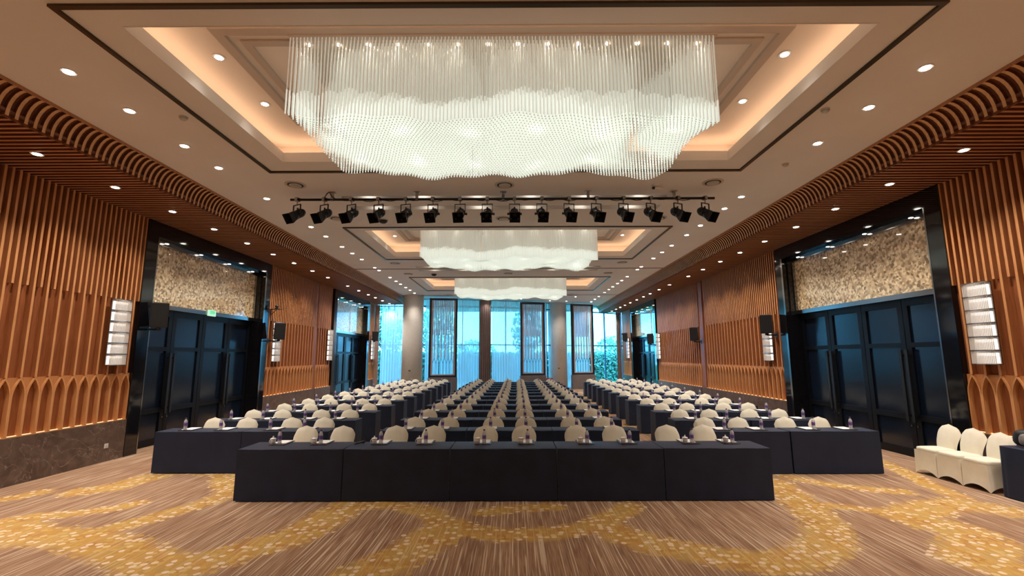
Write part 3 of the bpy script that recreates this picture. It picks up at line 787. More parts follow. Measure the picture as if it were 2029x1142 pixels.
def chandelier(k, label):
    xc = (CX0 + CX1) / 2; yc = (CY0 + CY1) / 2 + BAY * k
    t = thing('chandelier', label, 'chandelier', (xc, yc, 0), group='crystal rod chandeliers')
    hx, hy = (CX1 - CX0) / 2, (CY1 - CY0) / 2
    m = MB(); m.box(-hx, hx, -hy, hy, 6.12, 6.18); m.build('canopy_plate', 'moulding_paint', t)
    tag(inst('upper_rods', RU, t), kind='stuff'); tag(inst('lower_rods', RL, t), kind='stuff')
    for (x, y, a, b) in (FU if k >= 0 else []): inst('glass_rod', UR, t, (x, y, a), scale=(1, 1, b - a))
    for (x, y, a, b) in (FL if k >= 0 else []): inst('painted_glow_rod', LR, t, (x, y, a), scale=(1, 1, b - a))
    lm = MB(); lm.lathe([(.028, 0), (.028, .07), (.004, .075), (.004, .78)], 8); lmm = lm.mesh('led_spot', 'steel')
    if k >= 0:
        cm_ = MB(); cm_.lathe([(.022, -.012), (.022, 0)], 10); cmm = cm_.mesh('canopy_lamp', 'lamp_small')
        nl = 14 if k == 0 else 7
        for i in range(nl):
            p = (-hx + 2 * hx * (i + .5) / nl, -hy + .17, 6.12)
            inst('canopy_lamp', cmm, t, p); spot((p[0], p[1], 6.10), 6 if k == 0 else 10, t, size=1.3, blend=.5, color=(1, .96, .88), radius=.02)
    for i in range(6):
        for j in range(2):
            p = (-hx + hx * (i + .5) / 3, -hy * .5 + hy * j, 5.33)
            inst('led_spot', lmm, t, p)
            spot((p[0], p[1], 5.30), W_CHAND, t, size=1.7, blend=1.0, color=(1, .95, .84), radius=.06)
chandelier(0, 'nearest rectangular chandelier of hanging glass rods, largest in view')
chandelier(1, 'middle rectangular chandelier of hanging glass rods beyond the lighting bar')
chandelier(2, 'farthest rectangular chandelier of hanging glass rods near the windows')
chandelier(-1, 'rectangular glass rod chandelier behind the camera')

# ------------------------------------------------------------------ downlights
dm_ring = MB(); dm_ring.lathe([(.085, -.008), (.085, 0)], 18); RING = dm_ring.mesh('trim_ring', 'grille_white')
dm_lens = MB(); dm_lens.lathe([(.058, -.014), (.058, -.008)], 16); LENS = dm_lens.mesh('lens', 'lamp_face')
dm_l2 = MB(); dm_l2.lathe([(.05, -.014), (.05, -.008)], 14); LENS2 = dm_l2.mesh('lens', 'lamp_small')
def downlight(x, y, z, label, group, energy, lens=LENS, size=2.0, blend=.8, color=(1, .90, .80)):
    t = thing('downlight', label, 'light', (x, y, z), group=group)
    inst('trim_ring', RING, t); inst('lens', lens, t)
    if energy: spot((0, 0, -.03), energy, t, size, blend, color)
    return t
CLY = [-3.3, -1.8, -.3, 1.2, 2.7, 4.1, 5.55, 7.04, 8.52, 10.03, 11.49, 12.98, 14.44, 15.85, 17.35, 18.84, 21.15, 22.69, 24.21, 25.48, 26.9, 28.4]
CRY = CLY + [29.79, 31.1, 32.4, 33.8]
nvis = 0
for y in CLY:
    nm = ('%s from the camera' % ORD[nvis]) if y > 6 else '%s outside the frame' % ORD[int((y + 4.5) / 1.4)]
    downlight(-7.56, y, ZCAN, 'round downlight in the left timber soffit, ' + nm, 'soffit downlights', W_CANOPY); nvis += y > 6
nvis = 0
for y in CRY:
    nm = ('%s from the camera' % ORD[nvis]) if y > 6 else '%s outside the frame' % ORD[int((y + 4.5) / 1.4)]
    downlight(7.14, y, ZCAN, 'round downlight in the right timber soffit, ' + nm, 'soffit downlights', W_CANOPY); nvis += y > 6
DLY = [-3.0, -1.5, 0, 1.5, 3.9, 5.45, 6.40, 7.56, 8.5, 10.26, 12.62, 13.66, 15.0, 16.0, 17.03, 18.67, 19.29, 21.05, 22.15, 23.07, 24.2, 25.2, 26.4]
for s, x in (('left', -5.61), ('right', 5.2)):
    nvis = 0
    for y in DLY + ([28.2, 29.6, 31.0] if s == 'right' else []):
        if s == 'right' and abs(y - 8.5) < .01: y = 11.12
        nm = ('%s from the camera' % ORD[nvis]) if y > 4.8 else '%s outside the frame' % ORD[int((y + 4.5) / 1.4)]
        downlight(x, y, ZC, 'small %s row ceiling downlight, %s' % (s, nm), 'plain ceiling downlights', W_CEIL if y < 26 else 90, size=1.9); nvis += y > 4.8
for k in NB:
    for i, (x, yy) in enumerate(((-3.99, 5.84), (-3.99, 7.03), (3.69, 5.83), (3.69, 7.01))):
        nm = 'the %s coffer' % ORD[k] if k >= 0 else 'the coffer behind the camera'
        downlight(x, yy + BAY * k, 6.18, 'small warm downlight inside %s, %s end, %s side' % (nm, 'near' if i % 2 == 0 else 'far', 'left' if i < 2 else 'right'), 'coffer downlights', W_INNER, LENS2, size=1.6)
i = 0
for x, y in ((-3.0, 28.3), (-1.3, 28.3), (.4, 28.3), (2.1, 28.3), (3.8, 28.3), (-1.6, 29.2), (.5, 29.3), (2.4, 30.3), (3.5, 30.6)):
    downlight(x, y, ZC, 'small downlight in the ceiling before the windows, %s from the left %s' % ((ORD[i], 'in the near row') if i < 5 else (ORD[i - 5], 'in the far row')), 'downlights before the windows', 60, LENS2, size=1.7); i += 1

# round air diffusers
vm = MB(); vm.lathe([(.21, -.012), (.21, 0)], 28); VR = vm.mesh('rim', 'grille_white')
v2 = MB(); v2.lathe([(.16, -.014), (.16, -.0125)], 24); V2 = v2.mesh('shadow_gap', 'gap_dark')
v3 = MB(); v3.lathe([(.125, -.026), (.125, -.014)], 24); v3.lathe([(.075, -.036), (.075, -.026)], 20); V3 = v3.mesh('cone', 'grille_white')
for i, (x, y, lb) in enumerate([(-4.56, 9.4, 'beyond the first coffer on the left'), (-.17, 9.45, 'beyond the first coffer in the middle'), (4.17, 9.35, 'beyond the first coffer on the right'),
    (-4.59, 11.83, 'behind the spotlights on the left'), (-.24, 11.89, 'behind the spotlights in the middle'), (3.82, 11.9, 'behind the spotlights on the right'),
    (-4.57, 17.8, 'beyond the second coffer on the left'), (4.22, 17.77, 'beyond the second coffer on the right'),
    (-4.58, 20.15, 'before the third coffer on the left'), (-.21, 20.13, 'before the third coffer in the middle'), (4.14, 20.1, 'before the third coffer on the right')]):
    t = thing('air_diffuser', 'round white air diffuser in the ceiling ' + lb, 'vent', (x, y, ZC), group='round ceiling air diffusers')
    inst('rim', VR, t); inst('shadow_gap', V2, t); inst('cone', V3, t)
# domes and detectors
def dome(x, y, mat, r, label, cat, name):
    t = thing(name, label, cat, (x, y, ZC))
    m = MB(); m.lathe([(r, -.02), (r, 0)], 18); m.build('base_ring', 'grille_white', t)
    m = MB(); m.lathe([(.001, -.02 - r * .62), (r * .5, -.02 - r * .52), (r * .78, -.02 - r * .3), (r * .85, -.02)], 16); m.build('cover', mat, t, True)
dome(-3.43, 11.99, 'black_plastic', .13, 'dark ceiling dome behind the spotlights left of the middle diffuser', 'camera', 'dome_camera')
dome(-3.46, 20.19, 'black_plastic', .13, 'dark ceiling dome before the third coffer', 'camera', 'dome_camera')
dome(-4.95, 6.59, 'grille_white', .06, 'small detector left of the nearest coffer', 'detector', 'smoke_detector')
dome(4.6, 6.45, 'grille_white', .06, 'small detector right of the nearest coffer', 'detector', 'smoke_detector')
dome(5.15, 8.43, 'grille_white', .06, 'small detector right of the far end of the nearest coffer', 'detector', 'smoke_detector')
t = thing('ceiling_camera', 'white ceiling mounted camera with curved hood beyond the nearest coffer', 'camera', (3.05, 9.5, ZC))
m = MB(); m.lathe([(.06, -.03), (.07, 0)], 16); m.build('mount', 'white_plate', t)
m = MB(); m.tube((-.06, 0, -.07), (.12, .05, -.07), .04, 12); m.build('housing', 'white_plate', t)
m = MB(); m.tube((-.09, -.01, -.07), (-.06, 0, -.07), .03, 12); m.build('lens', 'black_plastic', t)

# ------------------------------------------------------------------ lighting bar and stage spotlights
BY, BZ = 9.87, 5.55
t = thing('lighting_bar', 'long grey lighting bar hung under the ceiling by short brackets', 'lighting bar', (0, BY, BZ))
m = MB(); m.tube((-4.87, 0, 0), (4.41, 0, 0), .028, 10); m.build('pipe', 'black_metal', t, True)
for x in (-3.96, -2.1, -.21, 1.65, 3.53):
    m = MB(); m.box(x - .03, x + .03, -.025, .025, -.03, ZC - BZ - .003); m.box(x - .07, x + .07, -.05, .05, ZC - BZ - .015, ZC - BZ - .002); m.build('bracket', 'steel', t)
m = MB(); rnd = random.Random(4); pts = []
for i in range(80):
    x = -4.0 + i * 8 / 79; pts.append((x, -.045, -.035 + .022 * math.sin(i * 1.3) + .012 * math.sin(i * .47)))
m.path(pts, .008, 5); m.path([(-4.15, -.03, -.02), (-4.07, -.03, .12), (-4.02, -.03, .165), (-3.96, -.03, .06), (-3.88, -.03, .01)], .011, 5); m.build('cable', 'black_plastic', t)
def spotlight(i, px, turn):
    x = -4.72 + i * (4.2 + 4.72) / 15
    t = thing('stage_spotlight', 'black stage spotlight with square hood on the ceiling bar, %s from the left' % ORD[i], 'spotlight', (x, BY, BZ), turn * .35, 'stage spotlights')
    m = MB(); m.tube((0, 0, -.115), (0, 0, -.03), .016, 8); m.box(-.04, .04, -.045, .045, -.035, -.02); m.box(-.035, .035, -.05, -.038, -.035, .035); m.box(-.035, .035, .038, .05, -.035, .035); m.box(-.035, .035, -.05, .05, .033, .045)
    m.build('clamp', 'steel', t)
    m = MB(); m.box(-.11, .11, -.014, .014, -.125, -.112); m.box(-.118, -.106, -.014, .014, -.36, -.112); m.box(.106, .118, -.014, .014, -.36, -.112); m.build('yoke', 'spot_body', t)
    # body tilted down toward the stage (towards -y)
    ax = Vector((0, -math.cos(.60), -math.sin(.60))); c = Vector((0, 0, -.34))
    m = MB(); m.tube(c - ax * .17, c + ax * .02, .085, 14); m.tube(c + ax * .02, c + ax * .12, .10, 14); m.tube(c - ax * .21, c - ax * .17, .06, 12, .085)
    for q in range(3): m.tube(c - ax * (.13 - q * .05), c - ax * (.115 - q * .05), .095, 14)
    body = m.build('lamp_body', 'spot_body', t, True)
    # hood: four flared flaps
    u = Vector((1, 0, 0)); v = ax.cross(u)
    h = MB(); a0, a1 = .085, .115; p0 = c + ax * .11; p1 = c + ax * .25
    q0 = [p0 + u * sx * a0 + v * sy * a0 for sx, sy in ((-1, -1), (1, -1), (1, 1), (-1, 1))]; q1 = [p1 + u * sx * a1 + v * sy * a1 for sx, sy in ((-1, -1), (1, -1), (1, 1), (-1, 1))]
    k0 = [p0 + u * sx * (a0 - .006) + v * sy * (a0 - .006) for sx, sy in ((-1, -1), (1, -1), (1, 1), (-1, 1))]; k1 = [p1 + u * sx * (a1 - .006) + v * sy * (a1 - .006) for sx, sy in ((-1, -1), (1, -1), (1, 1), (-1, 1))]
    vs_ = q0 + q1 + k0 + k1; fs_ = []
    for s in range(4):
        n_ = (s + 1) % 4
        fs_ += [(s, n_, 4 + n_, 4 + s), (8 + s, 12 + s, 12 + n_, 8 + n_), (4 + s, 4 + n_, 12 + n_, 12 + s), (s, 8 + s, 8 + n_, n_)]
    h.add(vs_, fs_); h.build('hood', 'spot_body', body)
    g = MB(); g.tube(c + ax * .10, c + ax * .115, .082, 14); g.build('lens', 'black_plastic', body)
    for s in (-1, 1):
        k = MB(); k.tube((s * .09, 0, -.34), (s * .145, 0, -.34), .02, 8); k.tube((s * .145, 0, -.365), (s * .145, 0, -.315), .014, 6); k.build('knob', 'black_plastic', t)
    k = MB(); k.tube(c - ax * .02 + Vector((0, 0, .09)), c - ax * .02 + Vector((0, 0, .15)), .018, 8); k.build('knob', 'black_plastic', t)
for i in range(16):
    spotlight(i, 0, -(8 - i - .5) / 5.5 * 1.0)

# ------------------------------------------------------------------ wall sconces
def sconce(side, yc, label):
    lft = side == 'left'; xw = XL if lft else XR; sg = 1 if lft else -1
    t = thing('wall_sconce', label, 'sconce', (xw, yc, 1.98), 0 if lft else PI, 'tiered glass wall sconces')
    H = 1.39; th = H / 6; hw = .215
    m = MB(); m.box(.0, .02, -hw, hw, 0, H); m.build('backplate', 'steel', t)
    tm = MB(); n = 17
    for i in range(n):
        y = -hw + .013 + i * (2 * hw - .026) / (n - 1); b_ = .10 + .02 * math.cos((i / (n - 1) - .5) * PI)
        tm.tube((b_, y, .008), (b_, y, th - .012), .0095, 6)
    tmm = tm.mesh('glass_tier', 'tube_glass')
    lm = MB(); lm.box(.02, .04, -hw + .04, hw - .04, th * .60, th * .82); lmm = lm.mesh('lamp_bar', 'sconce_led')
    gm = MB(); gm.box(.02, .026, -hw + .02, hw - .02, th * .06, th * .58); gmm = gm.mesh('glow_panel', 'sconce_glow')
    rm = MB(); rm.box(.0, .125, -hw, hw, -.006, .004); rmm = rm.mesh('shelf', 'steel')
    for k in range(6):
        inst('glass_tier', tmm, t, (0, 0, k * th)); inst('lamp_bar', lmm, t, (0, 0, k * th)); inst('glow_panel', gmm, t, (0, 0, k * th)); inst('shelf', rmm, t, (0, 0, k * th))
    inst('shelf', rmm, t, (0, 0, H))
for y, lb in ((10.04, 'tiered glass sconce on the left timber wall before the near black doors'), (16.8, 'tiered glass sconce on the left wall just past the near black doors, behind the speaker'),
              (21.7, 'tiered glass sconce on the left wall before the far black doors'), (28.35, 'tiered glass sconce on the left wall past the far black doors')): sconce('left', y, lb)
for y, lb in ((8.06, 'tiered glass sconce on the right timber wall above the spare chairs'), (14.9, 'tiered glass sconce on the right wall just past the near black doors, behind a speaker'),
              (26.15, 'tiered glass sconce on the right wall before the far black doors'), (33.1, 'tiered glass sconce on the right wall past the far black doors')): sconce('right', y, lb)

# ------------------------------------------------------------------ loudspeakers
def speaker(side, y, z, rz, label, out=.28):
    lft = side == 'left'; xw = XL if lft else XR; sg = 1 if lft else -1
    t = thing('wall_speaker', label, 'speaker', (xw + sg * out, y, z), 0, 'black wall speakers')
    c, s = math.cos(rz), math.sin(rz)
    def R(p, pitch=.15):
        x, yy, zz = p; yy2 = yy * math.cos(pitch) - zz * math.sin(pitch) ; z2 = yy * math.sin(pitch) + zz * math.cos(pitch)
        return (x * c - yy2 * s, x * s + yy2 * c, z2)
    m = MB(); hw, h, d = .17, .28, .15
    vs_ = [R(p) for p in [(-hw, -d, -h), (hw, -d, -h), (hw * .75, d, -h), (-hw * .75, d, -h), (-hw, -d, h), (hw, -d, h), (hw * .75, d, h), (-hw * .75, d, h)]]
    m.add(vs_, [(0, 3, 2, 1), (4, 5, 6, 7), (0, 1, 5, 4), (1, 2, 6, 5), (2, 3, 7, 6), (3, 0, 4, 7)]); cab = m.build('cabinet', 'black_plastic', t)
    g = MB(); vs_ = [R(p) for p in [(-hw + .015, -d - .008, -h + .02), (hw - .015, -d - .008, -h + .02), (hw - .015, -d, -h + .02), (-hw + .015, -d, -h + .02), (-hw + .015, -d - .008, h - .02), (hw - .015, -d - .008, h - .02), (hw - .015, -d, h - .02), (-hw + .015, -d, h - .02)]]
    g.add(vs_, [(0, 3, 2, 1), (4, 5, 6, 7), (0, 1, 5, 4), (1, 2, 6, 5), (2, 3, 7, 6), (3, 0, 4, 7)]); g.build('grille', 'speaker_mesh', cab)
    b = MB(); b.tube((0, 0, -h - .06), (-sg * out, 0, -h - .06), .022, 8); b.tube((0, 0, -h - .07), (0, 0, -h + .02), .05, 10); b.box(-sg * out, -sg * (out - .02), -.06, .06, -h - .14, -h + .02); b.build('bracket', 'black_metal', t)
speaker('left', 10.85, 3.12, .6, 'black wall speaker on the near jamb of the left black doors')
speaker('left', 16.3, 3.03, .7, 'black wall speaker past the left black doors below the small camera', .36)
speaker('left', 27.9, 3.35, .6, 'black wall speaker at the far end of the left wall')
speaker('right', 14.45, 3.10, -.5, 'black wall speaker on the far jamb of the right black doors', .3)
speaker('right', 20.3, 3.07, -.5, 'black wall speaker in the middle of the right timber wall')
speaker('right', 26.75, 3.1, -.5, 'black wall speaker on the near jamb of the far right doors')
speaker('right', 32.8, 3.45, -.5, 'black wall speaker at the far end of the right wall')
# pan-tilt camera on a small shelf
t = thing('conference_camera', 'small dark conference camera on a wall shelf above the left speaker', 'camera', (XL + .22, 16.32, 3.80))
m = MB(); m.box(-.22, .16, -.10, .10, -.015, 0); m.build('shelf', 'black_metal', t)
m = MB(); m.path([(-.2, 0, -.02), (-.2, 0, -.2), (.0, 0, -.02)], .012, 6); m.build('brace', 'black_metal', t)
m = MB(); m.lathe([(.06, 0), (.055, .04), (.03, .05)], 14); m.build('foot', 'black_plastic', t)
m = MB(); m.lathe([(.02, .05), (.05, .07), (.055, .10), (.045, .135), (.01, .15)], 14); m.build('head', 'black_plastic', t, True)
m = MB(); m.tube((.0, -.05, .10), (.0, -.065, .10), .022, 10); m.build('lens', 'steel', t)
# exit sign
t = thing('exit_sign', 'small lit green exit sign on the left door transom bar', 'exit sign', (XL - .20, 13.46, 3.39))
m = MB(); m.box(-.015, .015, -.17, .17, -.08, .09); m.build('housing', 'exit_pale', t)
m = MB(); m.box(.015, .018, -.10, .11, -.02, .07); face = m.build('face', 'exit_green', t)
m = MB(); m.tube((.019, .02, .048), (.0195, .02, .048), .010, 8); m.box(.018, .0195, .005, .03, .01, .038); m.box(.018, .0195, -.02, .005, .018, .026); m.box(.018, .0195, .03, .05, -.008, .004); m.box(.018, .0195, -.01, .012, -.012, .012); m.box(.018, .0195, -.08, -.04, .012, .022); m.build('running_figure', 'white_plate', face)
# socket on the stone base
t = thing('wall_socket', 'white socket plate on the brown stone base of the left wall', 'socket', (XL + .02, 10.09, .32))
m = MB(); m.box(0, .01, -.045, .045, -.045, .045); m.build('plate', 'white_plate', t)
m = MB(); m.box(.01, .013, -.028, .028, -.028, .028); m.build('insert', 'grille_white', t)

# ------------------------------------------------------------------ chairs
def chair_meshes():
    ht = .885
    b = MB()
    NU, NV = 12, 10
    def wz(v): return .198 + .026 * math.sin(min(1, v * 1.15) * PI * .5) ** 2 - .008 * max(0, v - .85) / .15
    def surf(side):
        def fn(u, v):
            s = u * 2 - 1
            ztop = ht + .008 - .068 * abs(s) ** .9 - .085 * (max(0, abs(s) - .68) / .32) ** 2
            z = .45 + (ztop - .45) * v
            x = s * wz(v); th = .028 * math.sqrt(max(0, 1 - abs(s) ** 3)) * (1 if v < .99 else 0) * math.sqrt(max(0, 1 - v ** 8))
            return (x, .0 + .10 * v * v + side * th - (.02 * (1 - s * s)) * .5, z)
        return fn
    b.grid(surf(-1), NU, NV); b.grid(surf(1), NU, NV, flip=True)
    back = b.mesh('backrest', 'chair_cloth', True)
    s = MB(); hw, hd = .215, .215
    def loop(sc_): 
        pts = []
        for i in range(24):
            a = 2 * PI * i / 24; c, q = math.cos(a), math.sin(a); e = .35
            pts.append((math.copysign(abs(c) ** e, c) * hw * sc_, math.copysign(abs(q) ** e, q) * hd * sc_ - .20))
        return pts
    s.loft([loop(.97), loop(1.0), loop(1.0), loop(.97), loop(.85)], [.40, .415, .455, .47, .478])
    seat = s.mesh('seat', 'chair_cloth', True)
    k = MB(); N = 10
    cs = [(-hw, -hd - .20), (hw, -hd - .20), (hw, hd - .20), (-hw, hd - .20)]
    for i in range(4):
        a, c = cs[i], cs[(i + 1) % 4]
        def fn(u, v, a=a, c=c):
            zb = .005 + .085 * math.sin(PI * u) ** .8 if 0 < u < 1 else .005
            z = zb + (.42 - zb) * v; fl = 1 + .05 * (1 - v) - .035 * math.sin(PI * u) * math.sin(PI * v)
            x = a[0] + (c[0] - a[0]) * u; y = a[1] + (c[1] - a[1]) * u + .20
            return (x * fl, y * fl - .20, z)
        k.grid(fn, N, 5)
    skirt = k.mesh('skirt', 'chair_cloth', True)
    return back, seat, skirt
CB, CS, CK = chair_meshes()
def chair(x, y, rz, label, group):        # origin under the foot of the backrest; seat toward -y
    t = thing('banquet_chair', label, 'chair', (x, y, 0), rz, group)
    inst('backrest', CB, t); inst('seat', CS, t); inst('skirt', CK, t)
    return t

# ------------------------------------------------------------------ tables with floor length cloths
def cloth_mesh(wd, dp, seed):
    rnd = random.Random(seed); m = MB(); h = .755; hw, hd = wd / 2, dp / 2
    per = [(-hw, 0, 'f'), ]
    ph = [rnd.uniform(0, 6.28) for _ in range(8)]
    def side(a, c, nrm, n, fold):
        def fn(u, v):
            d = 1 - v
            x = a[0] + (c[0] - a[0]) * u; y = a[1] + (c[1] - a[1]) * u; L = math.hypot(c[0] - a[0], c[1] - a[1])
            wv = fold * d * (.5 * math.sin(u * L * 9 + ph[0]) + .4 * math.sin(u * L * 17 + ph[1]) + .3 * math.sin(u * L * 31 + ph[2]))
            edge = math.sin(PI * u) ** .5 if 0 < u < 1 else 0
            off = (.012 * d if nrm[1] else .002 * d) + wv * edge
            return (x + nrm[0] * off, y + nrm[1] * off, .012 + .006 * math.sin(u * L * 11 + ph[3]) + v * (h - .02))
        m.grid(fn, n, 6)
    side((-hw, -hd), (hw, -hd), (0, -1), 34, .007); side((hw, -hd), (hw, hd), (1, 0), 22, .003)
    side((hw, hd), (-hw, hd), (0, 1), 20, .006); side((-hw, hd), (-hw, -hd), (-1, 0), 22, .003)
    r = .012
    loops = []; zs = []
    for k in range(4):
        a = k / 3 * PI / 2; ins = r * (1 - math.cos(a)); zs.append(h - .02 + .012 + r * .6 * math.sin(a))
        loops.append([(-hw + ins, -hd + ins), (hw - ins, -hd + ins), (hw - ins, hd - ins), (-hw + ins, hd - ins)])
    zs = [z for z in zs]
    n = 4; vs_ = [(x, y, z) for lp, z in zip(loops, zs) for x, y in lp]; fs_ = []
    for k in range(3):
        for i in range(n): fs_.append((k * n + i, k * n + (i + 1) % n, (k + 1) * n + (i + 1) % n, (k + 1) * n + i))
    fs_.append((12, 13, 14, 15)); m.add(vs_, fs_)
    return autosmooth(m.mesh('tablecloth', 'table_cloth'), 50)
ZTOP = .755
CL_F = [cloth_mesh(1.602, .63, 1), cloth_mesh(1.602, .63, 2), cloth_mesh(1.602, .63, 3)]
CL_R = [cloth_mesh(1.622, .47, 4), cloth_mesh(1.622, .47, 5), cloth_mesh(1.622, .47, 6)]
lg = MB(); lg.tube((0, 0, .012), (0, 0, .72), .018, 8); lg.tube((0, 0, .0), (0, 0, .012), .026, 8); LEG = lg.mesh('leg', 'leg_metal')
def tabtop(wd, dp):
    m = MB(); m.box(-wd / 2 + .02, wd / 2 - .02, -dp / 2 + .02, dp / 2 - .02, .72, .742); return m.mesh('tabletop', 'plinth_grey')
TT_F, TT_R = tabtop(1.602, .63), tabtop(1.622, .47)
tcount = 0
def table(x, yfront, front, label, group):
    global tcount
    dp = .63 if front else .47; wd = 1.602 if front else 1.622
    t = thing('covered_table', label, 'table', (x, yfront + dp / 2, 0), 0, group)
    inst('tablecloth', (CL_F if front else CL_R)[tcount % 3], t); inst('tabletop', TT_F if front else TT_R, t)
    for sx in (-1, 1):
        for sy in (-1, 1): inst('leg', LEG, t, (sx * (wd / 2 - .08), sy * (dp / 2 - .06), 0))
    tcount += 1

# ------------------------------------------------------------------ place settings
BOT = [(.027, 0), (.031, .006), (.031, .045), (.029, .05), (.031, .055), (.031, .075)]
BOT2 = [(.031, .130), (.029, .137), (.031, .145), (.028, .165), (.016, .190), (.0125, .195), (.0125, .203)]
def bottle_meshes():
    m = MB(); m.lathe(BOT + [(.0305, .078), (.0305, .127)] + BOT2, 14); body = m.mesh('body', 'bottle_pet', True)
    m = MB(); m.lathe([(.0313, .075), (.0316, .078), (.0316, .128), (.0313, .131)], 14); lab = m.mesh('paper_sleeve', 'bottle_label', True)
    m = MB(); m.lathe([(.0155, .200), (.0155, .218), (.013, .221)], 12); cap = m.mesh('cap', 'bottle_cap')
    m = MB(); prof = BOT + [(.0315, .076), (.0315, .129)] + BOT2 + [(.015, .203), (.015, .220)]
    mis = [0] * 5 + [1, 1, 1] + [0] * 6 + [2, 2]; mis = (mis + [2] * 20)[:len(prof) - 1]
    m.lathe(prof, 10, mis=mis); small = m.mesh('water_bottle', ['bottle_pet', 'bottle_label', 'bottle_cap'], True)
    return body, lab, cap, small
BB, BLb, BC, BS = bottle_meshes()
pm = MB(); pm.bbox(-.13, .13, -.18, .18, 0, .008, .002); PAD = pm.mesh('desk_pad', 'pad_leather')
pp = MB(); pp.box(-.105, .105, -.148, .148, 0, .003); PAPER = pp.mesh('paper_sheet', 'paper')
cu = MB(); cu.lathe([(.028, 0), (.034, .006), (.040, .045), (.041, .075)], 18); CUPB = cu.mesh('cup', 'porcelain', True)
cl = MB(); cl.lathe([(.046, .075), (.047, .081), (.038, .090), (.018, .098), (.008, .101), (.008, .106), (.012, .112), (.010, .120), (.002, .123)], 18); CUPL = cl.mesh('lid', 'porcelain', True)
ch_ = MB(); ch_.path([(-.038 - .024 * math.sin(a), 0, .042 + .024 * math.cos(a)) for a in [i * PI / 6 for i in range(7)]], .005, 6); CUPH = ch_.mesh('handle', 'porcelain', True)
def setting(x, y, row1, where, detailed, sh):
    z = ZTOP + .003
    tag(inst('desk_pad', PAD, None, (x, y, z)), 'black leather desk pad %s' % where, 'desk pad', 'desk pads on the tables')
    tag(inst('paper_sheet', PAPER, None, (x + random.uniform(-.006, .006), y + .03 + (.025 if row1 else 0), z + .0085), random.uniform(-.03, .03)), 'white note paper %s' % where, 'paper', 'note papers on the desk pads')
    bx, by = x + (.02 if row1 else -.005 + sh), y - (.13 if row1 else .11)
    lb = 'purple labelled water bottle %s' % where
    if detailed:
        t = thing('water_bottle', lb, 'bottle', (bx, by, z + .008), random.uniform(0, 6), 'water bottles on the tables')
        inst('body', BB, t); inst('paper_sleeve', BLb, t); inst('cap', BC, t)
    else: tag(inst('water_bottle', BS, None, (bx, by, z + .008)), lb, 'bottle', 'water bottles on the tables')
    if row1:
        t = thing('lidded_cup', 'white porcelain lidded cup %s' % where, 'cup', (x - .085, y - .125, z + .008), 0, 'lidded cups on the front row')
        inst('cup', CUPB, t); inst('lid', CUPL, t); inst('handle', CUPH, t)

# front row of five tables
for i in range(5):
    x = -3.383 + i * 1.614
    table(x, 7.36, True, 'black cloth covered table, %s from the left in the front row' % ORD[i], 'front row tables')
    for j, dx in enumerate((-.335, .335)):
        n = i * 2 + j; w_ = 'at the %s seat from the left in the front row' % ORD[n]
        chair((x + dx) * 1.02 + random.uniform(-.015, .015), 8.78, random.uniform(-.03, .03), 'cream covered chair %s' % w_, 'cream covered banquet chairs')
        setting(x + dx + random.uniform(-.02, .02) - .04 + .012 * n, 7.86, True, w_, True, 0)
def block(name, xs, y0, rows, skew, pitch):
    nt_ = len(xs)
    for r in range(rows):
        yf = y0 + pitch * r; sk = skew * (yf - y0)
        for i, x in enumerate(xs):
            x += sk
            table(x, yf, False, 'black cloth covered table at %s block %s row, %s from left' % (name, ORD[r], ORD[i]), name + ' block tables')
            for j, dx in enumerate((-.345, .345)):
                n = i * 2 + j; w_ = 'at %s block %s row, %s seat from left' % (name, ORD[r], ORD[n])
                xx = x + dx + random.uniform(-.012, .012)
                chair(xx, yf + .925, random.uniform(-.03, .03), 'cream covered chair %s' % w_, 'cream covered banquet chairs')
                setting(xx + random.uniform(-.015, .015), yf + .27, False, w_, r < 3, -.03 if name == 'left' else .05 if name == 'right' else 0)
block('left', [-5.92, -4.29], 9.08, 12, .006, 1.5)
block('middle', [-1.71, -.08, 1.55], 9.10, 12, .008, 1.5)
block('right', [4.265, 5.915], 8.93, 12, .02, 1.5)

# microphone on the front table
t = thing('microphone', 'black handheld microphone lying on the second front table from the left', 'microphone', (-2.43, 7.78, ZTOP + .026), -.45)
m = MB(); m.tube((0, -.16, 0), (0, .0, .004), .013, 10, .018); m.build('handle', 'black_plastic', t, True)
m = MB()
for a, b_, r0, r1 in ((0, .02, .018, .026), (.02, .045, .026, .026), (.045, .06, .026, .014)): m.tube((0, a, .004), (0, b_, .004), r0, 12, r1)
m.build('grille', 'speaker_mesh', t, True)
m = MB(); m.tube((0, -.004, .004), (0, .004, .004), .0205, 12); m.build('collar', 'steel', t)

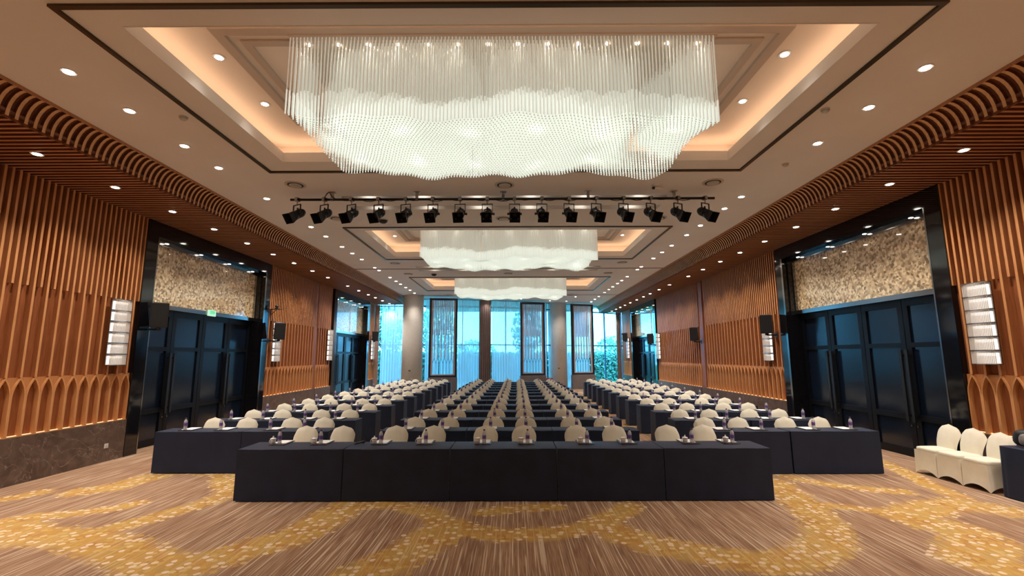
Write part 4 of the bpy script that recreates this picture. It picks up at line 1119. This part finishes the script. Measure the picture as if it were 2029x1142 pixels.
# ------------------------------------------------------------------ spare chairs and side table at the right wall
for i, y in enumerate((8.82, 8.36, 7.90)):
    chair(7.83, y, -PI / 2, ['cream covered spare chair by the right wall, nearest the black doors', 'cream covered spare chair by the right wall, middle of three', 'cream covered spare chair by the right wall, partly behind the side table'][i], 'spare chairs by the right wall')
t = thing('side_table', 'dark cloth covered side table at the right edge', 'table', (7.72, 6.75, 0))
m = MB()
def sfn(u, v):
    ang = u * 2 * PI; c, s = math.cos(ang), math.sin(ang); e = .16
    d = 1 - v; k = 1 + .03 * d + .012 * d * math.sin(ang * 14)
    return (math.copysign(abs(c) ** e, c) * .27 * k, math.copysign(abs(s) ** e, s) * .78 * k, .012 + v * .74)
m.grid(sfn, 160, 6, flip=False)
n = 160; m.add([(sfn(i / n, 1)[0], sfn(i / n, 1)[1], .752) for i in range(n)], [tuple(range(n))])
m.build('tablecloth', 'table_cloth', t, True)
m = MB(); m.box(-.25, .25, -.74, .74, .72, .74); m.build('tabletop', 'plinth_grey', t)
for sx in (-1, 1):
    for sy in (-1, 1): inst('leg', LEG, t, (sx * .2, sy * .68, 0))
# backpack on the side table
t = thing('backpack', 'black and grey backpack lying on the dark side table', 'bag', (7.78, 7.28, .756), .3)
def blob(nm, mat, cx, cy, cz, rx, ry, rz_, seed):
    rnd = random.Random(seed); m = MB(); ph = [rnd.uniform(0, 6) for _ in range(4)]
    def fn(u, v):
        a = u * 2 * PI; th = (v - .5) * PI; c = math.cos(th)
        k = 1 + .07 * math.sin(3 * a + ph[0]) * c + .05 * math.sin(5 * a + 3 * th + ph[1])
        e = .6
        cc = lambda q: math.copysign(abs(q) ** e, q)
        return (cx + rx * cc(math.cos(a)) * c ** .6 * k if c > 0 else cx, cy + ry * cc(math.sin(a)) * max(c, 0) ** .6 * k, cz + rz_ * cc(math.sin(th)))
    m.grid(fn, 28, 14); m.build(nm, mat, t, True)
blob('bag_body', 'bag_black', 0, 0, .135, .15, .20, .13, 1)
blob('front_pocket', 'bag_grey', -.13, -.02, .12, .05, .13, .09, 2)
m = MB(); m.path([(.02 + .0 * a, -.09 + .18 * a / 8, .26 + .05 * math.sin(a / 8 * PI)) for a in range(9)], .012, 6); m.build('strap', 'bag_black', t)
